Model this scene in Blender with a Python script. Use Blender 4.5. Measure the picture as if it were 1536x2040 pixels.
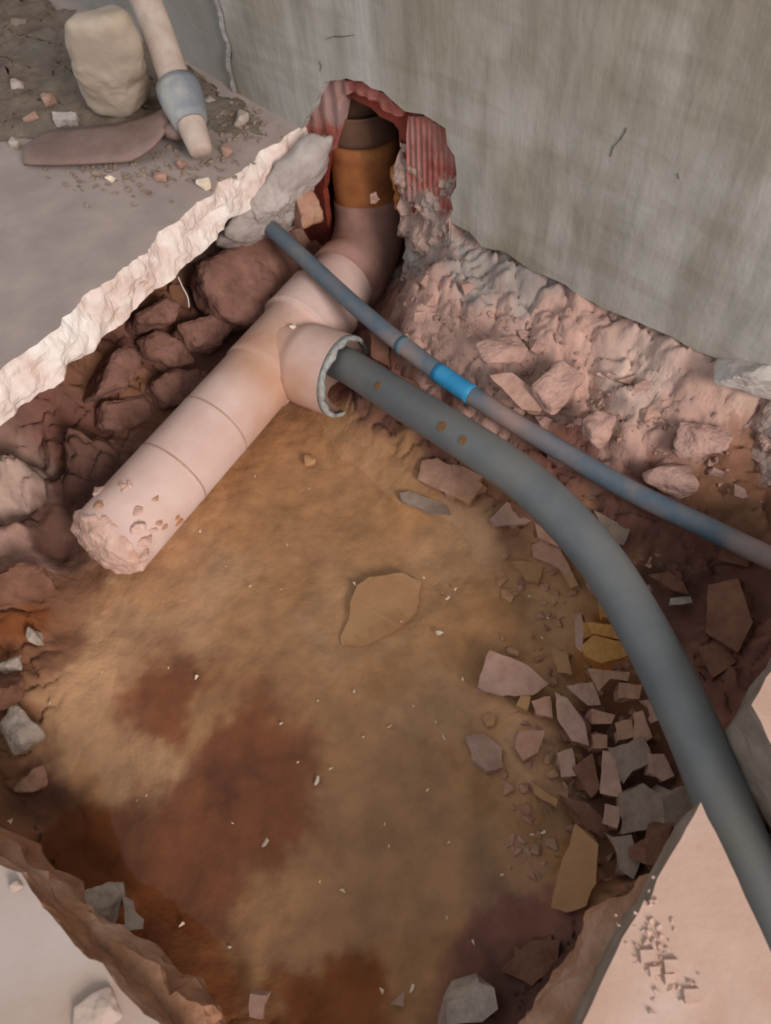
import bpy, bmesh, math, random
import numpy as np
from mathutils import Vector, Matrix, noise, geometry
from mathutils.bvhtree import BVHTree

for o in list(bpy.data.objects): bpy.data.objects.remove(o)
C = bpy.context.scene.collection
V = Vector
Z = V((0, 0, 1))

# ------------------------------------------------------------------ camera
H, FPX = 0.62, 1507.0
PITCH, ROLL = math.radians(57), math.radians(-7)
_f = V((0, math.cos(PITCH), -math.sin(PITCH)))
_r = V((1, 0, 0)); _u = _r.cross(_f)
CR = _r * math.cos(ROLL) + _u * math.sin(ROLL)
CU = -_r * math.sin(ROLL) + _u * math.cos(ROLL)
CO = V((0, 0, H))
cam = bpy.data.cameras.new('camera'); co = bpy.data.objects.new('camera', cam); C.objects.link(co)
m = Matrix((CR, CU, -_f)).transposed().to_4x4(); m.translation = CO
co.matrix_world = m
cam.sensor_fit = 'VERTICAL'; cam.sensor_height = 24.0; cam.lens = FPX / 2040 * 24.0
cam.clip_start = 0.02
cam.dof.use_dof = True; cam.dof.focus_distance = 0.85; cam.dof.aperture_fstop = 4.5
bpy.context.scene.camera = co

# ------------------------------------------------------------------ light
sc = bpy.context.scene
sc.view_settings.view_transform = 'Standard'; sc.view_settings.look = 'None'
sc.view_settings.gamma = 1; sc.view_settings.use_curve_mapping = False
sc.view_settings.exposure = 0.0
wd = bpy.data.worlds.new('world'); sc.world = wd; wd.use_nodes = True
bg = wd.node_tree.nodes['Background']
bg.inputs[0].default_value = (0.86, 0.93, 1.0, 1); bg.inputs[1].default_value = 0.68
def area(name, loc, target, size, power, col):
    l = bpy.data.lights.new(name, 'AREA'); l.shape = 'RECTANGLE'; l.size, l.size_y = size
    l.energy = power; l.color = col
    o = bpy.data.objects.new(name, l); C.objects.link(o); o.location = loc
    o.rotation_euler = (V(target) - V(loc)).to_track_quat('-Z', 'Y').to_euler()
    return o
# daylight through the doorway behind the photographer
area('doorway_daylight', (1.55, -2.35, 1.75), (0.0, 0.6, -0.1), (0.9, 1.5), 118, (1.0, 0.92, 0.88))

# ------------------------------------------------------------------ helpers
def ray(px, py): return _f + CR * ((px - 768) / FPX) - CU * ((py - 1020) / FPX)
def W(px, py, z=0.0):
    d = ray(px, py); return CO + d * ((z - H) / d.z)
def onplane(px, py, p0, n):
    d = ray(px, py); return CO + d * ((p0 - CO).dot(n) / d.dot(n))
def atdepth(px, py, zc): return CO + ray(px, py) * zc
def lin(c):
    return tuple(((x/255)/12.92 if x/255 <= .04045 else ((x/255+.055)/1.055)**2.4) for x in c)
def fbm(p, o=4): return noise.fractal(p, 0.9, 2.1, o)

MATS = {}
def mat(name, c1, c2=None, c3=None, rough=.9, scale=30, detail=6, bump=.25, bscale=None, attr=False, stretch=None, spec=.25, bdist=.004):
    """two- or three-tone procedural colour broken up by noise, with fine relief"""
    if name in MATS: return MATS[name]
    M = bpy.data.materials.new(name); M.use_nodes = True; nt = M.node_tree; N = nt.nodes; L = nt.links
    b = N['Principled BSDF']; b.inputs['Roughness'].default_value = rough
    b.inputs['Specular IOR Level'].default_value = spec
    tc = N.new('ShaderNodeTexCoord'); src = tc.outputs['Object']
    if stretch:
        mp = N.new('ShaderNodeMapping'); mp.inputs['Scale'].default_value = stretch
        L.new(src, mp.inputs[0]); src = mp.outputs[0]
    n1 = N.new('ShaderNodeTexNoise'); n1.inputs['Scale'].default_value = scale; n1.inputs['Detail'].default_value = detail
    n1.inputs['Roughness'].default_value = .62; L.new(src, n1.inputs['Vector'])
    rp = N.new('ShaderNodeValToRGB'); L.new(n1.outputs['Fac'], rp.inputs[0])
    e = rp.color_ramp.elements; e[0].position = .36; e[1].position = .64
    if attr:
        e[0].color = (.80, .80, .80, 1); e[1].color = (1.15, 1.14, 1.12, 1)
        at = N.new('ShaderNodeVertexColor'); at.layer_name = 'Col'
        mx = N.new('ShaderNodeMix'); mx.data_type = 'RGBA'; mx.blend_type = 'MULTIPLY'; mx.inputs[0].default_value = 1
        L.new(at.outputs['Color'], mx.inputs[6]); L.new(rp.outputs[0], mx.inputs[7]); L.new(mx.outputs[2], b.inputs['Base Color'])
    else:
        e[0].color = (*lin(c1), 1); e[1].color = (*lin(c2 or c1), 1)
        out = rp.outputs[0]
        if c3:
            n3 = N.new('ShaderNodeTexNoise'); n3.inputs['Scale'].default_value = scale * .33; n3.inputs['Detail'].default_value = 5
            L.new(src, n3.inputs['Vector'])
            r3 = N.new('ShaderNodeValToRGB'); r3.color_ramp.elements[0].position = .5; r3.color_ramp.elements[1].position = .66
            L.new(n3.outputs['Fac'], r3.inputs[0])
            mx = N.new('ShaderNodeMix'); mx.data_type = 'RGBA'; L.new(r3.outputs[0], mx.inputs[0])
            L.new(out, mx.inputs[6]); mx.inputs[7].default_value = (*lin(c3), 1); out = mx.outputs[2]
        L.new(out, b.inputs['Base Color'])
    if bump:
        n2 = N.new('ShaderNodeTexNoise'); n2.inputs['Scale'].default_value = bscale or scale * 4; n2.inputs['Detail'].default_value = 5
        L.new(src, n2.inputs['Vector'])
        bp = N.new('ShaderNodeBump'); bp.inputs['Strength'].default_value = bump; bp.inputs['Distance'].default_value = bdist
        L.new(n2.outputs['Fac'], bp.inputs['Height']); L.new(bp.outputs[0], b.inputs['Normal'])
    MATS[name] = M
    return M

def link(name, bm, mats, parent=None, smooth=False):
    me = bpy.data.meshes.new(name); bmesh.ops.recalc_face_normals(bm, faces=bm.faces)
    bm.to_mesh(me); bm.free()
    for mm in (mats if isinstance(mats, (list, tuple)) else [mats]): me.materials.append(mm)
    if smooth: me.polygons.foreach_set('use_smooth', [True] * len(me.polygons))
    o = bpy.data.objects.new(name, me); C.objects.link(o)
    if parent: o.parent = parent
    return o
def tag(o, label=None, cat=None, group=None, kind=None):
    for k, v in (('label', label), ('category', cat), ('group', group), ('kind', kind)):
        if v: o[k] = v
    return o
def struct(o, label=None):
    o['kind'] = 'structure'
    if label: o['label'] = label
    return o
def rebase(o):
    """put the object's origin at the foot of its mesh"""
    vs = [v.co for v in o.data.vertices]
    c = sum(vs, V()) / len(vs); c.z = min(v.z for v in vs)
    o.data.transform(Matrix.Translation(-c)); o.location = c
    return o
def empty(name, loc):
    o = bpy.data.objects.new(name, None); o.empty_display_size = .05; C.objects.link(o); o.location = loc; return o
def adopt(o, parent):
    o.parent = parent; o.matrix_parent_inverse = Matrix.Translation(-parent.location); return o

def tube_bm(path, rad, seg=32, bm=None, caps=True, inner=None, jag=0, seed=0):
    """sweep a circle along a path; with inner= it is a hollow pipe with a wall"""
    bm = bm or bmesh.new(); n = len(path)
    rad = rad if isinstance(rad, (list, tuple)) else [rad] * n
    def rings(rs):
        out = []; up = None
        for i, p in enumerate(path):
            t = (path[min(i+1, n-1)] - path[max(i-1, 0)]).normalized()
            if up is None:
                up = t.orthogonal().normalized()
            up = (up - t * up.dot(t)).normalized(); s = t.cross(up)
            ring = []
            for k in range(seg):
                a = 2 * math.pi * k / seg; q = p + (up * math.cos(a) + s * math.sin(a)) * rs[i]
                if jag and i == n - 1: q = q + t * jag * fbm(V((math.cos(a) * 3 + seed, math.sin(a) * 3, 0)), 3)
                ring.append(bm.verts.new(q))
            out.append(ring)
        return out
    A = rings(rad)
    def skin(R):
        for i in range(len(R)-1):
            for k in range(seg):
                bm.faces.new((R[i][k], R[i][(k+1) % seg], R[i+1][(k+1) % seg], R[i+1][k]))
    skin(A)
    if inner:
        B = rings([r - inner for r in rad]); skin([r[::-1] for r in B])
        for e in (0, n - 1):
            for k in range(seg):
                bm.faces.new((A[e][k], A[e][(k+1) % seg], B[e][(k+1) % seg], B[e][k]))
    elif caps:
        bm.faces.new(A[0]); bm.faces.new(A[-1])
    return bm
def fill(bm, ring, back=False):
    """fill a planar, possibly concave ring of bmesh verts inside its outline only"""
    o = ring[0].co; n = V()
    for a, b in zip(ring, ring[1:] + ring[:1]): n += (a.co - o).cross(b.co - o)
    n.normalize(); ux = n.orthogonal().normalized(); uy = n.cross(ux)
    p2 = [V(((v.co - o).dot(ux), (v.co - o).dot(uy))) for v in ring]
    vs, es, fs, ov, oe, of = geometry.delaunay_2d_cdt(p2, [], [list(range(len(ring)))], 1, 1e-6)
    made = [ring[ov[i][0]] if ov[i] else bm.verts.new(o + ux * q.x + uy * q.y) for i, q in enumerate(vs)]
    for f in fs:
        t = [made[i] for i in f]
        if len(set(t)) == 3:
            try: bm.faces.new(t[::-1] if back else t)
            except ValueError: pass
def smooth_path(pts, n=8):
    out = []
    P = [pts[0] * 2 - pts[1]] + list(pts) + [pts[-1] * 2 - pts[-2]]
    for i in range(1, len(P) - 2):
        for k in range(n):
            t = k / n; a, b, c, d = P[i-1], P[i], P[i+1], P[i+2]
            out.append(.5 * ((2*b) + (c-a)*t + (2*a-5*b+4*c-d)*t*t + (3*b-a-3*c+d)*t**3))
    out.append(pts[-1]); return out

def hull_bm(pts, bevel=.0, cuts=0, amp=0, freq=30, seed=0):
    bm = bmesh.new()
    for p in pts: bm.verts.new(p)
    r = bmesh.ops.convex_hull(bm, input=bm.verts)
    bmesh.ops.delete(bm, geom=[v for v in bm.verts if not v.link_faces], context='VERTS')
    bmesh.ops.dissolve_limit(bm, angle_limit=.12, verts=bm.verts, edges=bm.edges)
    if bevel: bmesh.ops.bevel(bm, geom=bm.edges[:], offset=bevel, segments=1, affect='EDGES', clamp_overlap=True)
    bmesh.ops.triangulate(bm, faces=bm.faces)
    for _ in range(cuts):
        bmesh.ops.subdivide_edges(bm, edges=bm.edges, cuts=1, use_grid_fill=True)
        bmesh.ops.triangulate(bm, faces=[f for f in bm.faces if len(f.verts) > 3])
    if amp:
        bm.normal_update()
        off = V((seed * 3.1, seed * 1.7, seed))
        for v in bm.verts: v.co += v.normal * amp * fbm(v.co * freq + off)
    return bm
def lump_bm(pts, bevel=.003, sub=4, amp=.003, freq=40, seed=0):
    """rugged stone: an even mesh drawn onto the hull of the points, then roughened"""
    h = hull_bm(pts, bevel); tree = BVHTree.FromBMesh(h); c = sum((v.co for v in h.verts), V()) / len(h.verts); h.free()
    ext = [max(abs(p[i] - c[i]) for p in pts) or .01 for i in range(3)]
    bm = bmesh.new(); bmesh.ops.create_icosphere(bm, subdivisions=sub, radius=1); off = V((seed * 3.1, seed * 1.7, seed))
    for v in bm.verts:
        d = V((v.co.x * ext[0], v.co.y * ext[1], v.co.z * ext[2])).normalized()
        r = tree.ray_cast(c, d)
        p = r[0] if r[0] else c + d * .01
        k = fbm(p * freq + off, 5) + .5 * (.35 - min(.7, noise.voronoi(p * freq * 1.1 + off)[0][0]))
        v.co = p + d * amp * k
    return bm
def rock_pts(c, s, seed, n=14, rz=0):
    rnd = random.Random(seed); out = []
    R = Matrix.Rotation(rz, 3, 'Z')
    for _ in range(n):
        d = V((rnd.gauss(0, 1), rnd.gauss(0, 1), rnd.gauss(0, 1))).normalized() * rnd.uniform(.85, 1.1)
        d = V([max(-.72, min(.72, x)) / .72 for x in d])
        out.append(c + R @ V((d.x * s[0], d.y * s[1], d.z * s[2])))
    return out
def rock(name, px, py, z, s, m, seed, label, cat, group=None, rz=0, cuts=1, amp=.002, n=14, parent=None):
    c = W(px, py, z)
    pts = rock_pts(c, s, seed, n, rz)
    bm = lump_bm(pts, min(s) * .14, 4, amp, 55, seed) if cuts > 1 else hull_bm(pts, min(s) * .12, cuts, amp, 45, seed)
    o = link(name, bm, m)
    if parent: o.parent = parent; return o
    rebase(o); return tag(o, label, cat, group)

def jagged(poly, step, amp, seed=0, dim=2):
    """subdivide a closed outline and roughen it"""
    out = []; n = len(poly)
    for i in range(n):
        a, b = poly[i], poly[(i+1) % n]; L = (b - a).length; k = max(1, int(L / step))
        nrm = V((-(b-a).y, (b-a).x, 0)).normalized()
        for j in range(k):
            p = a.lerp(b, j / k)
            out.append(p + nrm * amp * fbm(p * 60 + V((seed, seed * 2.3, 0))) * (1 if j else .3))
    return out

def shard(name, poly, z, th, m, label, cat, tilt=(0, 0), group=None, seed=0, jag=.0022, parent=None):
    """flat broken fragment: its outline lies on a (tilted) plane at height z, th thick"""
    cx = sum(p[0] for p in poly) / len(poly); cy = sum(p[1] for p in poly) / len(poly)
    if z < -.1: z = max(z, hit(cx, cy).z + th * .55) if th > .006 else z
    p0 = W(cx, cy, z); n = V((tilt[0], tilt[1], 1)).normalized()
    pts = [onplane(x, y, p0, n) for x, y in poly]
    pts = jagged(pts, .012 if th > .03 else .007, .0008 if th > .03 else jag * .8, seed)
    rnd = random.Random(seed + 7)
    bm = bmesh.new()
    mid = sum(pts, V()) / len(pts)
    top = [bm.verts.new(p + n * (.0006 * rnd.uniform(-1, 1))) for p in pts]
    lo = []
    for p in pts:
        out = (p - mid).normalized()
        lo.append(bm.verts.new(p - n * th * rnd.uniform(.85, 1.15) + out * th * rnd.uniform(-.25, .3)))
    bm.faces.new(top); bm.faces.new(lo[::-1])
    N = len(pts)
    for i in range(N): bm.faces.new((top[i], lo[i], lo[(i+1) % N], top[(i+1) % N]))
    bmesh.ops.triangulate(bm, faces=[f for f in bm.faces if len(f.verts) > 4])
    o = link(name, bm, m)
    if parent: o.parent = parent; return o
    rebase(o); return tag(o, label, cat, group)

# ------------------------------------------------------------------ materials
M_ground = mat('ground_earth', (0, 0, 0), rough=.95, scale=22, attr=True, bump=.5, bscale=160, bdist=.003)
M_plaster = mat('wall_render', (176, 170, 158), (152, 145, 131), (134, 126, 106), rough=.95, scale=7, bump=.3, bscale=120, bdist=.003)
def wall_material():
    M = bpy.data.materials.new('wall_render'); M.use_nodes = True; nt = M.node_tree; N = nt.nodes; L = nt.links
    b = N['Principled BSDF']; b.inputs['Roughness'].default_value = .95; b.inputs['Specular IOR Level'].default_value = .2
    tc = N.new('ShaderNodeTexCoord'); a = math.atan2(UD.y, UD.x)
    rot = N.new('ShaderNodeMapping'); rot.vector_type = 'POINT'; rot.inputs['Rotation'].default_value = (0, 0, -a); L.new(tc.outputs['Object'], rot.inputs[0])
    def nz(scale, st, det=4):
        mp = N.new('ShaderNodeMapping'); mp.inputs['Scale'].default_value = st; L.new(rot.outputs[0], mp.inputs[0])
        n = N.new('ShaderNodeTexNoise'); n.inputs['Scale'].default_value = scale; n.inputs['Detail'].default_value = det; L.new(mp.outputs[0], n.inputs['Vector']); return n.outputs['Fac']
    def ramp(f, p0, c0, p1, c1):
        r = N.new('ShaderNodeValToRGB'); e = r.color_ramp.elements; e[0].position, e[1].position = p0, p1; e[0].color, e[1].color = (*c0, 1), (*c1, 1); L.new(f, r.inputs[0]); return r.outputs[0]
    def mul(x, y, f=1):
        m_ = N.new('ShaderNodeMix'); m_.data_type = 'RGBA'; m_.blend_type = 'MULTIPLY'; m_.inputs[0].default_value = f; L.new(x, m_.inputs[6]); L.new(y, m_.inputs[7]); return m_.outputs[2]
    big = ramp(nz(5, (1, 1, .8), 5), .40, lin((164, 154, 138)), .60, lin((184, 178, 169)))
    comb = ramp(nz(7, (5.5, 1, 1.0), 3), .36, (.86, .855, .83), .60, (1.03, 1.03, 1.03))
    strokes = ramp(nz(6, (1, 1, 7), 2), .36, (.91, .90, .88), .48, (1, 1, 1))
    tr_ = ramp(nz(18, (1, 1, .7), 4), .42, (.88, .87, .85), .6, (1.05, 1.05, 1.06))
    L.new(mul(mul(mul(big, comb), strokes), tr_), b.inputs['Base Color'])
    hgt_ = nz(13, (5, 1, 1), 4); n2 = nz(110, (1, 1, 1), 4)
    ad = N.new('ShaderNodeMath'); ad.operation = 'MULTIPLY_ADD'; L.new(n2, ad.inputs[0]); ad.inputs[1].default_value = .35; L.new(hgt_, ad.inputs[2])
    bp = N.new('ShaderNodeBump'); bp.inputs['Strength'].default_value = .35; bp.inputs['Distance'].default_value = .004; L.new(ad.outputs[0], bp.inputs['Height']); L.new(bp.outputs[0], b.inputs['Normal'])
    return M
M_plaster_old = mat('old_render', (178, 172, 164), (160, 154, 146), None, rough=.95, scale=9, bump=.2, bscale=150)
M_plaster_edge = mat('render_edge', (196, 190, 186), (170, 162, 156), None, rough=.95, scale=60, bump=.5)
M_brick = mat('fired_brick', (150, 78, 68), (178, 112, 100), (176, 140, 132), rough=.9, scale=34, bump=.35)
M_brick_dark = mat('hole_brick', (140, 62, 46), (112, 52, 42), None, rough=.95, scale=26, bump=.4)
M_mortar = mat('old_mortar', (182, 150, 136), (146, 122, 112), (150, 144, 138), rough=.97, scale=40, bump=.8, bscale=110, bdist=.006)
M_slab_top = mat('slab_dust', (176, 158, 149), (160, 143, 135), None, rough=.93, scale=14, bump=.12, bscale=240, bdist=.002)
M_slab_edge = mat('slab_broken', (238, 222, 212), (216, 190, 176), (244, 236, 228), rough=.95, scale=34, bump=.55, bscale=120, bdist=.004)
M_slab_pale = mat('slab_pale', (182, 160, 148), (168, 144, 130), (184, 170, 162), rough=.9, scale=10, bump=.12, bscale=200, bdist=.002)
M_slab_pink = mat('slab_pink', (196, 164, 148), (184, 150, 132), (200, 176, 164), rough=.9, scale=16, bump=.2, bscale=160, bdist=.002)
M_cement = mat('cement_edge', (154, 138, 124), (130, 114, 100), None, rough=.95, scale=30, bump=.4)
M_under = mat('underlay_concrete', (176, 132, 104), (150, 106, 80), (196, 160, 138), rough=.95, scale=30, bump=.6, bscale=100, bdist=.005)
M_lump = mat('pale_concrete', (190, 178, 170), (166, 152, 144), None, rough=.95, scale=24, bump=.4)
M_clod = mat('pink_clod', (188, 150, 136), (158, 124, 112), None, rough=.97, scale=36, bump=.7, bscale=120, bdist=.005)
M_stone_bank = mat('bank_stone', (148, 108, 94), (120, 84, 72), None, rough=.95, scale=26, bump=.4)
M_terra = mat('dusty_terracotta', (186, 144, 122), (164, 120, 98), (178, 136, 94), rough=.93, scale=40, bump=.35)
M_ochre = mat('ochre_shard', (196, 146, 84), (170, 118, 66), None, rough=.93, scale=40, bump=.3)
M_pinkshard = mat('pinkish_shard', (184, 148, 131), (160, 122, 105), None, rough=.93, scale=40, bump=.35)
M_greyshard = mat('grey_shard', (158, 138, 122), (132, 110, 94), None, rough=.93, scale=40, bump=.35)
M_brownshard = mat('brown_shard', (136, 96, 76), (110, 74, 58), None, rough=.95, scale=36, bump=.4)
M_silted = mat('silted_shard', (180, 137, 98), (170, 126, 88), None, rough=.9, scale=30, bump=.2)
M_white = mat('white_chip', (240, 222, 200), (222, 198, 172), None, rough=.9, scale=60, bump=.2)
M_palerock = mat('pale_rock', (196, 180, 166), (150, 132, 120), None, rough=.95, scale=30, bump=.5)
M_block = mat('limestone_block', (190, 172, 154), (170, 152, 134), (158, 136, 112), rough=.93, scale=14, bump=.3)
M_steel = mat('rusty_steel', (146, 120, 110), (124, 98, 88), None, rough=.6, scale=16, bump=.1, spec=.4)
M_socket = mat('galvanised_socket', (150, 152, 152), (178, 172, 164), (126, 130, 136), rough=.7, scale=40, bump=.25, spec=.4)
M_wood = mat('worn_wood', (206, 186, 172), (184, 162, 148), None, rough=.8, scale=12, bump=.12, stretch=(3, 3, .6))
M_pvc = mat('dusty_orange_pvc', (218, 188, 176), (208, 174, 162), (192, 148, 124), rough=.75, scale=14, bump=.12, bscale=90)
M_joint = mat('joint_grime', (168, 132, 118), (188, 152, 138), rough=.8, scale=50, bump=.1)
M_earth = mat('orange_earth', (196, 130, 74), (168, 106, 60), None, rough=.97, scale=30, bump=.5)
M_pvc_dark = mat('dark_brown_pvc', (112, 80, 62), (88, 64, 52), None, rough=.7, scale=18, bump=.1)  # dark brown for the socket and upper pipe
M_pvc_orange = mat('orange_pvc', (190, 122, 72), (150, 90, 54), (116, 82, 68), rough=.7, scale=16, bump=.2)
M_pvc_rim = mat('sawn_rim', (176, 178, 172), (140, 138, 132), None, rough=.8, scale=70, bump=.4)
M_plug = mat('mortar_plug', (228, 192, 176), (200, 160, 144), (180, 126, 86), rough=.95, scale=46, bump=.6)
M_grey = mat('grey_pvc', (94, 99, 102), (106, 108, 107), (118, 115, 110), rough=.5, scale=16, bump=.04, spec=.4)
M_blue = mat('blue_pipe_dusty', (84, 102, 116), (112, 112, 114), (152, 128, 120), rough=.6, scale=26, bump=.08)
M_blueclean = mat('blue_pipe_clean', (44, 132, 178), (58, 142, 184), None, rough=.45, scale=60, bump=.0)
M_fibre = mat('white_fibre', (225, 215, 205), rough=.8, bump=0)
M_rust = mat('rust_spot', (132, 98, 66), (110, 80, 56), rough=.9, scale=200, bump=0)

# ------------------------------------------------------------------ wall frame
WA, WB = W(490, 195, 0), W(1430, 715, 0)
UD = (WB - WA).normalized(); WN = V((UD.y, -UD.x, 0))
if WN.dot(CO - WA) < 0: WN = -WN
def uz(px, py, d=0.0):
    p = onplane(px, py, WA + WN * d, WN); return (p - WA).dot(UD), p.z
def wp(u, z, d=0.0): return WA + UD * u + Z * z + WN * d

def wall_prism(name, poly, d0, d1, mats, step=None, amp=0, seed=0, keep=None):
    """outline in wall coordinates (u, z), front at d0, back at d1"""
    pts = [V((u, z, 0)) for u, z in poly]
    if step: pts = jagged(pts, step, amp, seed)
    bm = bmesh.new()
    A = [bm.verts.new(wp(p.x, p.y, d0)) for p in pts]; B = [bm.verts.new(wp(p.x, p.y, d1)) for p in pts]
    fill(bm, A); fill(bm, B, True); n = len(pts)
    for i in range(n):
        q = bm.faces.new((A[i], B[i], B[(i+1) % n], A[(i+1) % n])); q.material_index = 1 if len(mats) > 1 else 0
    return link(name, bm, mats)

UE = uz(470, 190)[0]                       # where the newer render stops
hole_px = [(597, 262), (606, 240), (622, 215), (634, 190), (645, 163), (664, 160), (690, 157), (722, 163), (740, 176), (762, 182),
           (785, 204), (806, 222), (842, 228), (868, 244), (887, 256), (891, 288), (905, 312), (910, 345), (909, 372), (898, 392), (902, 418), (893, 440)]
hole = [uz(*p) for p in hole_px]
base_px = [(935, 462), (960, 492), (1010, 505), (1060, 540), (1110, 560), (1160, 592), (1220, 622), (1290, 650), (1340, 672), (1390, 700), (1432, 716), (1470, 735)]
base = [uz(*p) for p in base_px]
left_edge = [uz(472, 195), uz(458, 150), uz(462, 110), uz(448, 60), uz(440, 20), uz(425, 0)]
ul = left_edge[-1][0]
outline = [left_edge[0]] + [uz(540, 226)] + hole + base + [(1.3, -.03), (2.4, -.03), (2.4, 2.2), (ul - .02, 2.2), (ul - .01, 1.2), (ul+.01, .7)] + left_edge[::-1][:-1]
M_plaster = wall_material()
wall = struct(wall_prism('wall_right', outline, 0, -.016, [M_plaster, M_plaster_edge], .012, .0035, 3), 'grey rendered wall with a knocked-out hole at its foot')
wl = struct(wall_prism('wall_back', [(UE + .04, -.05), (UE + .04, 2.2), (-2.2, 2.2), (-2.2, -.05)], -.006, -.1, [M_plaster_old]), 'older grey render left of the newer coat')
# white broken lip down the end of the newer render
bm = bmesh.new()
lp = [uz(472, 195), uz(466, 165), uz(457, 130), uz(456, 90), uz(446, 60), uz(440, 25), uz(428, -10)]
fine = smooth_path([V((u, z, 0)) for u, z in lp], 8)
prev = None
for i, p in enumerate(fine):
    w = .013 + .006 * fbm(V((p.y * 30, 2, 0)))
    row = [bm.verts.new(wp(p.x - w + .010 * fbm(V((p.y * 40, 7, 0))), p.y, -.018)), bm.verts.new(wp(p.x - w * .3, p.y, .003 + .003 * fbm(V((p.y * 60, 1, 0))))),
           bm.verts.new(wp(p.x + .006, p.y, .002))]
    if prev:
        for k in range(2): bm.faces.new((prev[k], row[k], row[k+1], prev[k+1]))
    prev = row
o = link('plaster_lip', bm, M_plaster_edge, wall); o['label'] = 'whitish broken edge of the render'

# masonry behind the render, open where the pipe goes through
inner_px = [(655, 372), (662, 330), (668, 270), (676, 232), (690, 196), (704, 184), (730, 196), (752, 206), (770, 224), (797, 236), (808, 252), (811, 300), (811, 350), (815, 400), (818, 460), (820, 560)]
inner = [uz(x, y, -.03) for x, y in inner_px]
core = [(UE + .02, -.3)] + [(inner[0][0] - .005, -.3)] + inner + [(inner[-1][0], -.3), (2.4, -.3), (2.4, 2.2), (UE + .02, 2.2)]
core_o = wall_prism('masonry', core, -.0175, -.028, [M_brick_dark], .015, .002, 9); core_o.parent = wall; core_o['label'] = 'dark red masonry inside the wall'
cu0, cu1, ctop = inner[0][0] - .10, inner[-1][0] + .035, .19
for nm, poly, a, b in (('cavity_side', [(cu0 - .05, -.35), (cu0, -.35), (cu0, ctop), (cu0 - .05, ctop)], -.029, -.24), ('cavity_side', [(cu1, -.35), (cu1 + .05, -.35), (cu1 + .05, ctop), (cu1, ctop)], -.029, -.24),
                       ('cavity_top', [(cu0 - .05, ctop), (cu1 + .05, ctop), (cu1 + .05, ctop + .05), (cu0 - .05, ctop + .05)], -.029, -.24), ('cavity_back', [(cu0 - .05, -.35), (cu1 + .05, -.35), (cu1 + .05, ctop + .05), (cu0 - .05, ctop + .05)], -.241, -.28)):
    wall_prism(nm, poly, a, b, [M_brick_dark]).parent = wall

def ribbed_brick(poly_px, d, ribs, m, seed, depth=.018):
    """hollow clay brick whose grooved face shows inside the broken render"""
    pts = [uz(x, y, d) for x, y in poly_px]
    u0, u1 = min(p[0] for p in pts), max(p[0] for p in pts); n = 44; bm = bmesh.new(); cols = []
    for i in range(n + 1):
        u = u0 + (u1 - u0) * (i / n) * .998 + (u1 - u0) * .001; zs = []
        for k in range(len(pts)):
            (a, za), (b, zb) = pts[k], pts[(k+1) % len(pts)]
            if (a - u) * (b - u) < 0: zs.append(za + (zb - za) * (u - a) / (b - a))
        if len(zs) < 2: continue
        z0, z1 = min(zs), max(zs)
        dd = d + .0016 * math.sin(2 * math.pi * ribs * i / n) + .0012 * fbm(V((u * 60, seed, 0)))
        cols.append([bm.verts.new(wp(u, z0 + (z1 - z0) * t, dd + .0012 * fbm(V((u * 40, t * 6, seed))))) for t in [0, .15, .3, .45, .6, .75, .9, 1]] +
                    [bm.verts.new(wp(u, z1, d - depth)), bm.verts.new(wp(u, z0, d - depth))])
    K = 10
    for a, b in zip(cols, cols[1:]):
        for k in range(K): bm.faces.new((a[k], b[k], b[(k+1) % K], a[(k+1) % K]))
    bm.faces.new(cols[0]); bm.faces.new(cols[-1])
    return link('brick', bm, m, wall, False)
ribbed_brick([(811, 232), (846, 232), (890, 258), (893, 290), (908, 318), (911, 372), (900, 418), (893, 436), (860, 410), (813, 400)], -.010, 9, M_brick, 1)
ribbed_brick([(600, 262), (622, 212), (646, 160), (690, 160), (676, 240), (664, 300), (640, 300)], -.012, 4, M_brick, 2, .016)
ribbed_brick([(690, 160), (724, 165), (763, 184), (806, 224), (800, 234), (770, 224), (750, 204), (704, 184), (688, 190)], -.011, 5, M_brick, 3, .017)

# rough mortar footing that shows under the render
bm = bmesh.new(); us = np.linspace(inner[-1][0] + .003, 1.3, 320); zs = np.linspace(-.22, .05, 46)
topu = [h[0] for h in hole[-3:]] + [b[0] for b in base] + [1.4]; topz = [h[1] for h in hole[-3:]] + [b[1] for b in base] + [-.03]
grid = []
for u in us:
    row = []
    tz = .045 if u < topu[0] else np.interp(u, topu, topz)
    tz = min(tz, .05) + .004
    for t in np.linspace(0, 1, 60):
        z = -.22 + (tz + .22) * t
        p = V((u * 26, z * 26, 3.3))
        pw = wp(u, z); qq = pw + noise.noise_vector(pw * 28) * .012 + noise.noise_vector(pw * 80) * .004
        d = -.006 + .010 * fbm(p * 1.3, 6) + .020 * (.4 - min(.7, noise.voronoi(qq * 26)[0][0])) + .008 * (.35 - min(.7, noise.voronoi(qq * 70)[0][0])) - .012 * max(0, (t - .82) / .18)
        d += .030 * max(0, min(1, (-.02 - z) / .10)) * min(1, (u - us[0]) * 14)
        row.append(bm.verts.new(wp(u, z, d)))
    grid.append(row)
for a, b in zip(grid, grid[1:]):
    for k in range(59): bm.faces.new((a[k], b[k], b[k+1], a[k+1]))
# return along the jamb of the hole
back = [bm.verts.new(wp(us[0] + .01, v.co.z, -.05)) for v in grid[0]]
for k in range(59): bm.faces.new((grid[0][k], grid[0][k+1], back[k+1], back[k]))
o = link('mortar_footing', bm, M_mortar, wall); o['label'] = 'crumbling pinkish mortar under the render'

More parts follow.
